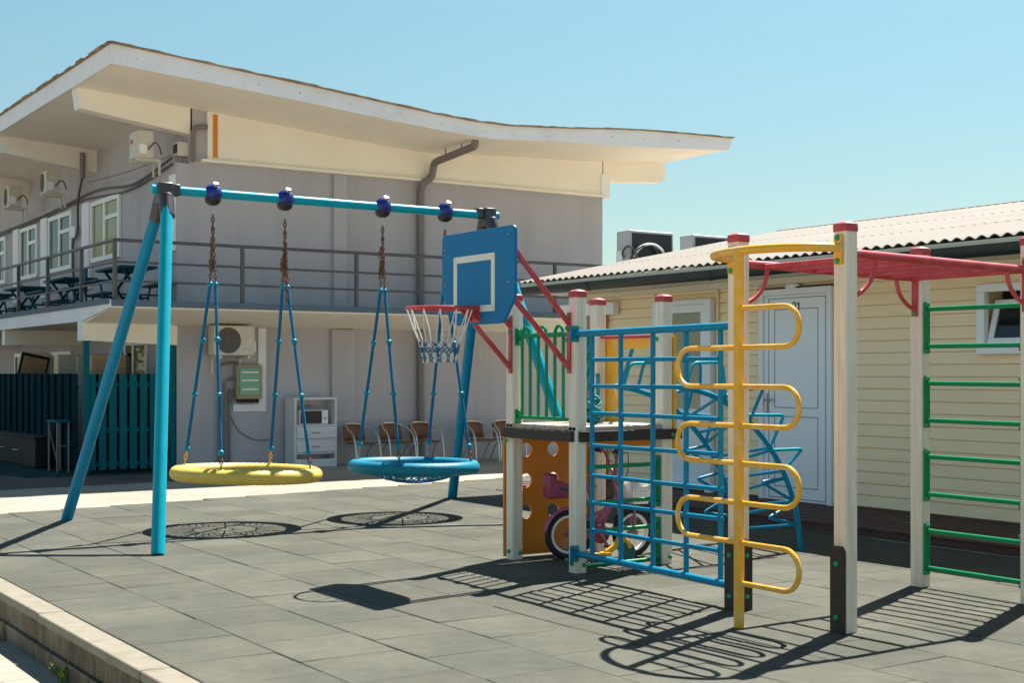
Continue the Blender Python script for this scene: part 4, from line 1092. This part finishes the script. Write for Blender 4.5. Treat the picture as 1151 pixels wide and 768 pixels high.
# yellow arch panel on the far side of the platform (plane X = XB_)
yp = XB_ + .062
inn = [(8.36, 1.10), (8.36, 1.69), (8.92, 1.69), (8.93, 1.60), (8.99, 1.42), (9.0, 1.38), (8.95, 1.25), (8.93, 1.10)]
outr = [(9.20, 1.10), (9.20, 1.80), (8.24, 1.80), (8.24, 1.10)]
ap = MB()
ap.prism([(8.24, .9), (8.32, .9), (8.32, 1.70), (8.24, 1.80)], 'x', yp - .009, yp + .009)
ap.prism([(8.32, 1.70), (8.93, 1.70), (9.20, 1.80), (8.24, 1.80)], 'x', yp - .009, yp + .009)
ap.prism([(9.20, .9), (9.20, 1.80), (8.93, 1.70), (8.935, 1.60), (9.03, 1.40), (8.97, 1.25), (8.945, 1.10), (8.945, .9)], 'x', yp - .009, yp + .009)
ap.build('arch_panel', 'yellow', P)
MB().tube([(XB_, YC - .05, 1.80), (XB_, YA + .05, 1.795)], .014, 8).build('top_rail', 'red', P)
bolt(p4, (XB_ - .055, YA + .02, 1.77), (-1, 0, 0))
pl = MB().box(XB_ - .065, XB_ - .052, YC - .10, YC - .06, 1.30, 1.50).build('ladder_plate', 'blue', P, bevel=.004)
for z in (1.32, 1.48): bolt(pl, (XB_ - .066, YC - .08, z), (-1, 0, 0), .018)
# teal net bag hanging in the platform corner
mb = MB()
for k in range(3):
    pts_ = [(6.42 + .02 * math.sin(k * 2 + i * .9), 8.62 + .02 * math.cos(k * 2.1 + i * .9), 1.80 - .055 * i) for i in range(9)]
    mb.tube(spline(pts_, 3), .019, 6)
rope = mb.build('hanging_rope', 'tealnet', P)
mb = MB()
for k in range(40):
    a = hsh(k, 'n1') * 6.28; b = hsh(k, 'n2') * 6.28
    c = Vector((6.47, 8.62, 1.22)); pr = []
    for q in range(9):
        tt = a + q * .45; u = b + q * .2
        rr = .085 * (.75 + .35 * hsh(k, 'r'))
        pr.append(c + Vector((rr * math.cos(tt) * math.sin(u), rr * math.sin(tt) * math.sin(u), 1.25 * rr * math.cos(u))))
    mb.tube(pr, .009, 5)
mb.build('knotted_net', 'tealnet', rope)
# arched blue climber on the far side
prof = spline([(6.99, 0, 1.40), (7.25, 0, 1.365), (7.50, 0, 1.295), (7.75, 0, 1.16), (8.02, 0, .93), (8.22, 0, .67), (8.36, 0, .36), (8.43, 0, -.02)], 5)
AY = (8.30, 9.10)
ac_ = MB()
ac_.tube([(v.x, AY[0], v.z) for v in prof], .023, 10)
ac_ = ac_.build('arch_climber', 'blue', P)
MB().tube([(v.x, AY[1], v.z) for v in prof], .023, 10).build('stringer', 'blue', ac_)
def pa(f):
    i = min(int(f * (len(prof) - 1)), len(prof) - 2); u = f * (len(prof) - 1) - i
    p = prof[i].lerp(prof[i + 1], u); d = (prof[i + 1] - prof[i]).normalized(); return p, Vector((-d.z, 0, d.x))
def sx_at(z):                       # x of a stringer at height z
    for a, b in zip(prof, prof[1:]):
        if b.z <= z <= a.z: return a.x + (b.x - a.x) * (a.z - z) / (a.z - b.z)
    return prof[-1].x
y0, y1 = AY
for j, (za, dz, dx, zb) in enumerate(((1.30, .10, .50, 1.10), (1.16, -.01, .46, .88), (.86, .0, .34, .68), (.62, -.02, -.30, .42), (.40, -.10, -.32, .22))):
    xa_, xb_ = sx_at(za), sx_at(zb)
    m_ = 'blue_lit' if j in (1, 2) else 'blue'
    # step on the near stringer, cross bars to the far one, mirrored step there
    near = rounded([(xa_, y0, za), (xa_ + dx, y0 - .02, za + dz), (xb_, y0, zb)], .04)
    far = rounded([(xa_, y1, za), (xa_ + dx * (.9 if j != 2 else -.7), y1 + .02, za + dz - .03), (xb_, y1, zb)], .04)
    MB().tube(near, .0135, 8).build('climber_rung', m_, ac_)
    MB().tube(far, .0135, 8).build('climber_rung', 'blue', ac_)
    MB().tube([(xa_, y0, za), (xb_, y1, zb)], .0135, 8).build('cross_bar', 'blue', ac_)
    MB().tube([(xb_, y0, zb), (sx_at(max(zb - .12, .06)), y1, max(zb - .12, .06))], .0135, 8).build('cross_bar', 'blue', ac_)
for y, dx in ((8.30, 0), (9.1, .0)):
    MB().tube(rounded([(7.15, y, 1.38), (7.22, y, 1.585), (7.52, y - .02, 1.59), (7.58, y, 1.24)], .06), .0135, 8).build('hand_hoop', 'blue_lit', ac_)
MB().tube(rounded([(7.30, 9.1, 1.36), (7.34, 9.06, 1.60), (7.34, 8.34, 1.60), (7.30, 8.30, 1.36)], .06), .0135, 8).build('hand_hoop', 'blue', ac_)
# blue bars at the far right of the platform opening
MB().tube(rounded([(7.02, 8.95, 1.10), (7.02, 8.98, 1.36), (7.02, 8.80, 1.74)], .2), .0165, 8).tube(rounded([(7.02, 8.42, 1.10), (7.02, 8.48, 1.40), (7.02, 8.33, 1.60)], .2), .0165, 8).build('grab_bar', 'blue', P)
# monkey bars
mk = MB()
mk.tube([(MXA + .03, MYA, 2.20), (MXB - .03, MYA, 2.17)], .0265, 12)
mk = mk.build('monkey_bars', 'red', P)
MB().tube([(MXA + .03, MYB, 2.20), (MXB - .03, MYB, 2.17)], .0265, 12).build('side_rail', 'red', mk)
for k in range(7):
    x = 6.20 + k * .235
    MB().tube([(x, MYA + .01, 2.19 - (x - 6) * .017), (x, MYB - .01, 2.19 - (x - 6) * .017)], .0165, 8).build('monkey_rung', 'red', mk)
for x, y in ((MXA, MYA), (MXA, MYB), (MXB, MYA), (MXB, MYB)):
    s = 1 if x == MXA else -1
    pl = MB().box(x + s * .051, x + s * .064, y - .025, y + .025, 1.90, 2.25).build('bar_plate', 'red', mk, bevel=.003)
    arc_ = [(x + s * .06, y, 1.945), (x + s * .15, y, 1.99), (x + s * .225, y, 2.07), (x + s * .255, y, 2.18)]
    MB().tube(spline(arc_, 5), .0145, 8).build('bar_brace', 'red', mk)
    sy = -1
    if x == MXB:
        MB().box(x - .066, x - .052, y - .03, y + .03, 1.86, 2.14).build('bar_plate', 'red', mk, bevel=.003) if False else None
        for z in (1.92, 2.23): bolt(pl, (x + s * .064, y + .0, z), (s, 0, 0), .017); bolt(pl, (x - .02, y - .055, z), (0, -1, 0), .017)
# red plates facing the camera on the far monkey bar posts
for y in (MYA, MYB):
    pl = MB().box(MXB - .075, MXB - .064, y - .05, y + .02, 1.865, 2.16).build('bar_plate', 'red', mk, bevel=.003) if False else None
# green wall ladder between the far posts (plane X = MXB): four two-rung pieces
for zs in ((1.95, 1.69), (1.43, 1.17), (.916, .653), (.395, .135)):
    g = MB()
    for z in zs: g.tube([(MXB, MYB - .05, z), (MXB, MYA + .05, z - .004)], .0165, 10)
    g = g.build('rung_ladder', 'green', P)
    for y, s in ((MYB, -1), (MYA, 1)):
        MB().box(MXB - .03, MXB + .03, y + s * .051, y + s * .066, zs[1] - .05, zs[0] + .05).build('ladder_plate', 'green', g, bevel=.012)
        for z in (zs[1] - .03, zs[0] + .035): bolt(g, (MXB - .012, y + s * .067, z), (0, s, 0)); 
# yellow snake climbing pole with its top hoop
SXP, SYP = 5.566, 5.985
sn = MB().tube([(SXP, SYP, -.02), (SXP, SYP, 2.215)], .031, 14).build('snake_pole', 'yellow', P)
hoopp = [(MXA - .06, MYA, 2.225)] + [(MXA - .06 - .36 * math.sin(a) , SYP - .47 * math.cos(a), 2.225) for a in [math.pi * k / 22 for k in range(1, 22)]] + [(MXA - .06, MYB, 2.225)]
MB().tube(hoopp, .026, 12).build('top_hoop', 'yellow', sn)
for y in (MYA, MYB):
    pl = MB().box(MXA - .068, MXA - .052, y - .03, y + .03, 2.13, 2.30).build('hoop_plate', 'yellow', sn, bevel=.004)
    for z in (2.15, 2.285): bolt(pl, (MXA - .068, y, z), (-1, 0, 0), .018)
zl = [1.884, 1.653, 1.421, 1.19, .968, .735, .50, .262]
def half_loop(za, zb, s, wd=.50):
    r = (za - zb) / 2; zm = (za + zb) / 2
    pts_ = [(SXP, SYP, za), (SXP, SYP + s * (wd - r), za)]
    pts_ += [(SXP, SYP + s * (wd - r + r * math.sin(a)), zm + r * math.cos(a)) for a in [math.pi * k / 12 for k in range(1, 12)]]
    pts_ += [(SXP, SYP + s * (wd - r), zb), (SXP, SYP, zb)]
    return pts_
for k, (za, zb) in enumerate(zip(zl, zl[1:])):
    s = -1 if k % 2 == 0 else 1
    MB().tube(half_loop(za, zb, s, .49 if s < 0 else .555), .0165, 9).build('snake_loop', 'yellow', sn)

# ------------------------------------------------------------------ bicycle under the platform
BR, BF = Vector((6.425, 8.885, .205)), Vector((6.965, 8.745, .205))
BK = thing('bicycle', (6.66, 8.82, 0), 'small pink child bicycle with white basket and doll seat parked under the platform', 'bicycle')
ud = (BF - BR).normalized(); sd = Vector((-ud.y, ud.x, 0)); up = Vector((0, 0, 1))
def bp(u, s, z): return BR + ud * (u * .85) + sd * s + up * (z - .205)
def wheel(c, d, m):
    s = Vector((-d.y, d.x, 0))
    w_ = MB().tube([c + (d * math.cos(a) + up * math.sin(a)) * .178 for a in [2 * math.pi * k / 40 for k in range(40)]], .027, 8, closed=True).build('tyre', 'tyre', BK)
    w_.name = 'wheel'; WLOC[w_.name] = wloc(BK).copy()
    MB().tube([c + (d * math.cos(a) + up * math.sin(a)) * .147 for a in [2 * math.pi * k / 40 for k in range(40)]], .017, 6, closed=True).build('rim', 'white', w_)
    mb = MB()
    for k in range(16):
        a = 2 * math.pi * k / 16; mb.tube([c + s * (.02 if k % 2 else -.02), c + (d * math.cos(a) + up * math.sin(a)) * .145], .0018, 4)
    mb.build('spokes', 'steel', w_)
    MB().tube([c - s * .05, c + s * .05], .022, 10).build('hub', 'steel', w_)
wheel(BR, ud, 0)
fd_ = (ud + sd * .25).normalized()
wheel(BF, fd_, 0)
fr = MB()
bbk = bp(.30, 0, .20); seat_b = bp(.20, 0, .47); head = bp(.50, 0, .52); head_t = bp(.47, 0, .60)
fr.tube(spline([head, bp(.40, 0, .40), bp(.28, 0, .36), bp(.14, 0, .30), bp(.02, .03, .215)], 4), .020, 8)
fr.tube([bp(.48, 0, .50), bbk, bp(.22, 0, .38)], .018, 8).tube([bbk, seat_b], .016, 8).tube([bbk, bp(0, .05, .205)], .011, 6).tube([bbk, bp(0, -.05, .205)], .011, 6)
fr.tube([bp(.40, .0, .41), bp(.30, .0, .30), bp(.2, 0, .36)], .03, 8)
fr.build('frame', 'pink', BK)
fk = MB()
for s in (-1, 1): fk.tube([head_t, head, BF + sd * (.04 * s) + up * .19, BF + sd * (.045 * s)], .013, 7)
fk.tube([head, head_t, bp(.455, 0, .70)], .018, 8); fk.build('fork', 'pink', BK)
hb = MB().tube(spline([bp(.40, -.17, .875), bp(.43, -.12, .85), bp(.455, -.04, .72), bp(.455, .04, .72), bp(.43, .12, .85), bp(.40, .17, .875)], 5), .012, 8).build('handlebar', 'pink', BK)
for s in (-1, 1): MB().tube([bp(.40, .165 * s, .875), bp(.37, .26 * s, .885)], .026, 10).build('grip', 'black', hb)
MB().tube(spline([bp(.42, -.2, .84), bp(.52, -.16, .86), bp(.55, -.1, .70), bp(.52, 0, .55)], 5), .004, 5).tube(spline([bp(.42, .2, .84), bp(.5, .2, .9), bp(.56, .1, .72), bp(.53, 0, .5)], 5), .004, 5).build('brake_cable', 'black', hb)
MB().obox(bp(.50, 0, .70), (.012, .10, .17), Matrix((ud, sd, up)).transposed()).build('front_plate', 'white', BK, bevel=.004)
# saddle, post
MB().tube([seat_b, bp(.165, 0, .56)], .012, 8).build('seat_post', 'steel', BK)
MB().sphere(bp(.16, 0, .585), .1, 12, 8, (1.15, .6, .28)).build('saddle', 'pink', BK)
# doll seat behind the saddle
ds = MB().obox(bp(-.19, 0, .60), (.08, .16, .20), Matrix((ud, sd, up)).transposed()).obox(bp(-.08, 0, .53), (.18, .15, .05), Matrix((ud, sd, up)).transposed()).build('doll_seat', 'pinkp', BK, bevel=.02)
for s in (-1, 1): MB().obox(bp(-.12, .075 * s, .59), (.16, .012, .10), Matrix((ud, sd, up)).transposed() @ Matrix.Rotation(R(20), 3, 'Y')).build('side_wing', 'pinkp', ds, bevel=.004)
MB().beam(bp(-.13, -.086, .585), bp(-.05, -.086, .57), .006, .018).build('strap', 'teal', ds)
# mudguards
def guard(c, d, a0, a1, m):
    s = Vector((-d.y, d.x, 0)); vs = []; n = 14
    for k in range(n + 1):
        a = R(a0 + (a1 - a0) * k / n); p = c + (d * math.cos(a) + up * math.sin(a)) * .222
        o_ = (d * math.cos(a) + up * math.sin(a)) * -.012
        vs += [p - s * .04 + o_, p, p + s * .04 + o_]
    fs = []
    for k in range(n): fs += [(3 * k, 3 * k + 1, 3 * k + 4, 3 * k + 3), (3 * k + 1, 3 * k + 2, 3 * k + 5, 3 * k + 4)]
    o = MB().add(vs, fs).build('mudguard', m, BK); md = o.modifiers.new('thick', 'SOLIDIFY'); md.thickness = .006
guard(BR, ud, 40, 175, 'pink'); guard(BF, fd_, 20, 150, 'black')
# crank, chain guard, pedals
cgd = MB().obox(bp(.16, -.055, .215), (.34, .02, .085), Matrix((ud, sd, up)).transposed()).disc(bp(.30, -.055, .205), sd, .075, .022, 20).build('chain_guard', 'pinkp', BK, bevel=.006)
cr = MB().tube([bbk - sd * .07, bbk + sd * .07], .012, 8).beam(bbk - sd * .072, bp(.36, -.072, .11), .012, .02).beam(bbk + sd * .072, bp(.24, .072, .29), .012, .02).build('crank', 'steel', BK)
MB().obox(bp(.36, -.12, .11), (.07, .08, .02)).build('pedal', 'pinkp', cr, bevel=.004); MB().obox(bp(.24, .12, .29), (.07, .08, .02)).build('pedal', 'pinkp', cr, bevel=.004)
# basket
bs_ = MB(); bc = bp(.70, 0, .44)
bs_.add([bc + ud * a + sd * b + up * c for (a, b, c) in ((-.07, -.09, 0), (.06, -.09, 0), (.06, .09, 0), (-.07, .09, 0), (-.09, -.125, .19), (.09, -.125, .18), (.09, .125, .18), (-.09, .125, .19))], [(0, 1, 2, 3), (0, 1, 5, 4), (1, 2, 6, 5), (2, 3, 7, 6), (3, 0, 4, 7)])
bs_ = bs_.build('basket', 'white', BK); md = bs_.modifiers.new('thick', 'SOLIDIFY'); md.thickness = .006
mb = MB()
for i in range(7):
    for j in range(6):
        mb.disc(bc + ud * (-.06 + .022 * i) - sd * (.094 + .036 * (j * .028) / .19 ) + up * (.025 + .027 * j), sd + up * -.18, .006, .004, 6)
mb.build('basket_holes', 'ac_grey', bs_)
MB().tube([bp(.24, .03, .2), bp(.16, .17, .0)], .009, 6).build('kickstand', 'steel', BK)
# yellow ride-on toy behind the front wheel
t = thing('toy_scooter', (6.70, 8.6, 0), 'yellow toy scooter with a dark teal wheel on the ground beside the bicycle', 'toy scooter')
MB().beam((6.30, 8.62, .075), (6.58, 8.56, .075), .10, .03).tube(spline([(6.55, 8.56, .085), (6.63, 8.54, .14), (6.68, 8.53, .22), (6.70, 8.53, .20), (6.76, 8.52, .12)], 4), .026, 8).build('deck', 'toy_yellow', t, bevel=.008)
w_ = MB().tube([(6.73 + .062 * math.cos(a), 8.52, .082 + .062 * math.sin(a)) for a in [2 * math.pi * k / 24 for k in range(24)]], .018, 8, closed=True).build('wheel', 'toy_teal', t)
MB().disc((6.73, 8.52, .082), (0, 1, 0), .05, .02, 16).build('hub', 'toy_teal', w_)
MB().tube([(6.34 + .038 * math.cos(a), 8.62, .055 + .038 * math.sin(a)) for a in [2 * math.pi * k / 18 for k in range(18)]], .014, 8, closed=True).build('wheel', 'toy_teal', t)
MB().tube([(6.69, 8.53, .2), (6.66, 8.54, .45)], .012, 8).build('stem', 'toy_yellow', t)

# ------------------------------------------------------------------ trees beyond the left side, mirrored in the windows
def tree(x, y, h, label, seed):
    t = thing('garden_tree', (x, y, LOW), label, 'tree', 'garden trees left of the building')
    MB().tube([(x, y, LOW), (x + .1, y, h * .3), (x + .05, y + .1, h * .7)], [.2, .15, .06], 9).build('trunk', 'bark', t)
    mb = MB(); r = random.Random(seed)
    cl = [(Vector((x + r.uniform(-1.6, 1.6), y + r.uniform(-1.6, 1.6), h * r.uniform(.25, .95))), r.uniform(.7, 1.3)) for _ in range(16)]
    for c, cr_ in cl:
        for _ in range(170):
            d = Vector((r.gauss(0, 1), r.gauss(0, 1), r.gauss(0, 1))).normalized() * cr_ * r.uniform(.5, 1)
            a = Vector((r.gauss(0, 1), r.gauss(0, 1), r.gauss(0, 1))).normalized() * .14
            b = a.cross(Vector((r.gauss(0, 1), r.gauss(0, 1), r.gauss(0, 1)))).normalized() * .08
            p = c + d; mb.add([p - a, p - b, p + a, p + b], [(0, 1, 2, 3)])
    mb.build('crown', 'leaf_tree', t, smooth=0)
tree(1.0, 46, 6.5, 'leafy garden tree left of the building, mirrored in its side windows', 1)
tree(-2.5, 50, 7.5, 'tall leafy garden tree left of the building, farther from the wall', 2)
tree(-1.0, 56, 7.0, 'leafy garden tree left of the building, farthest back of the three', 3)
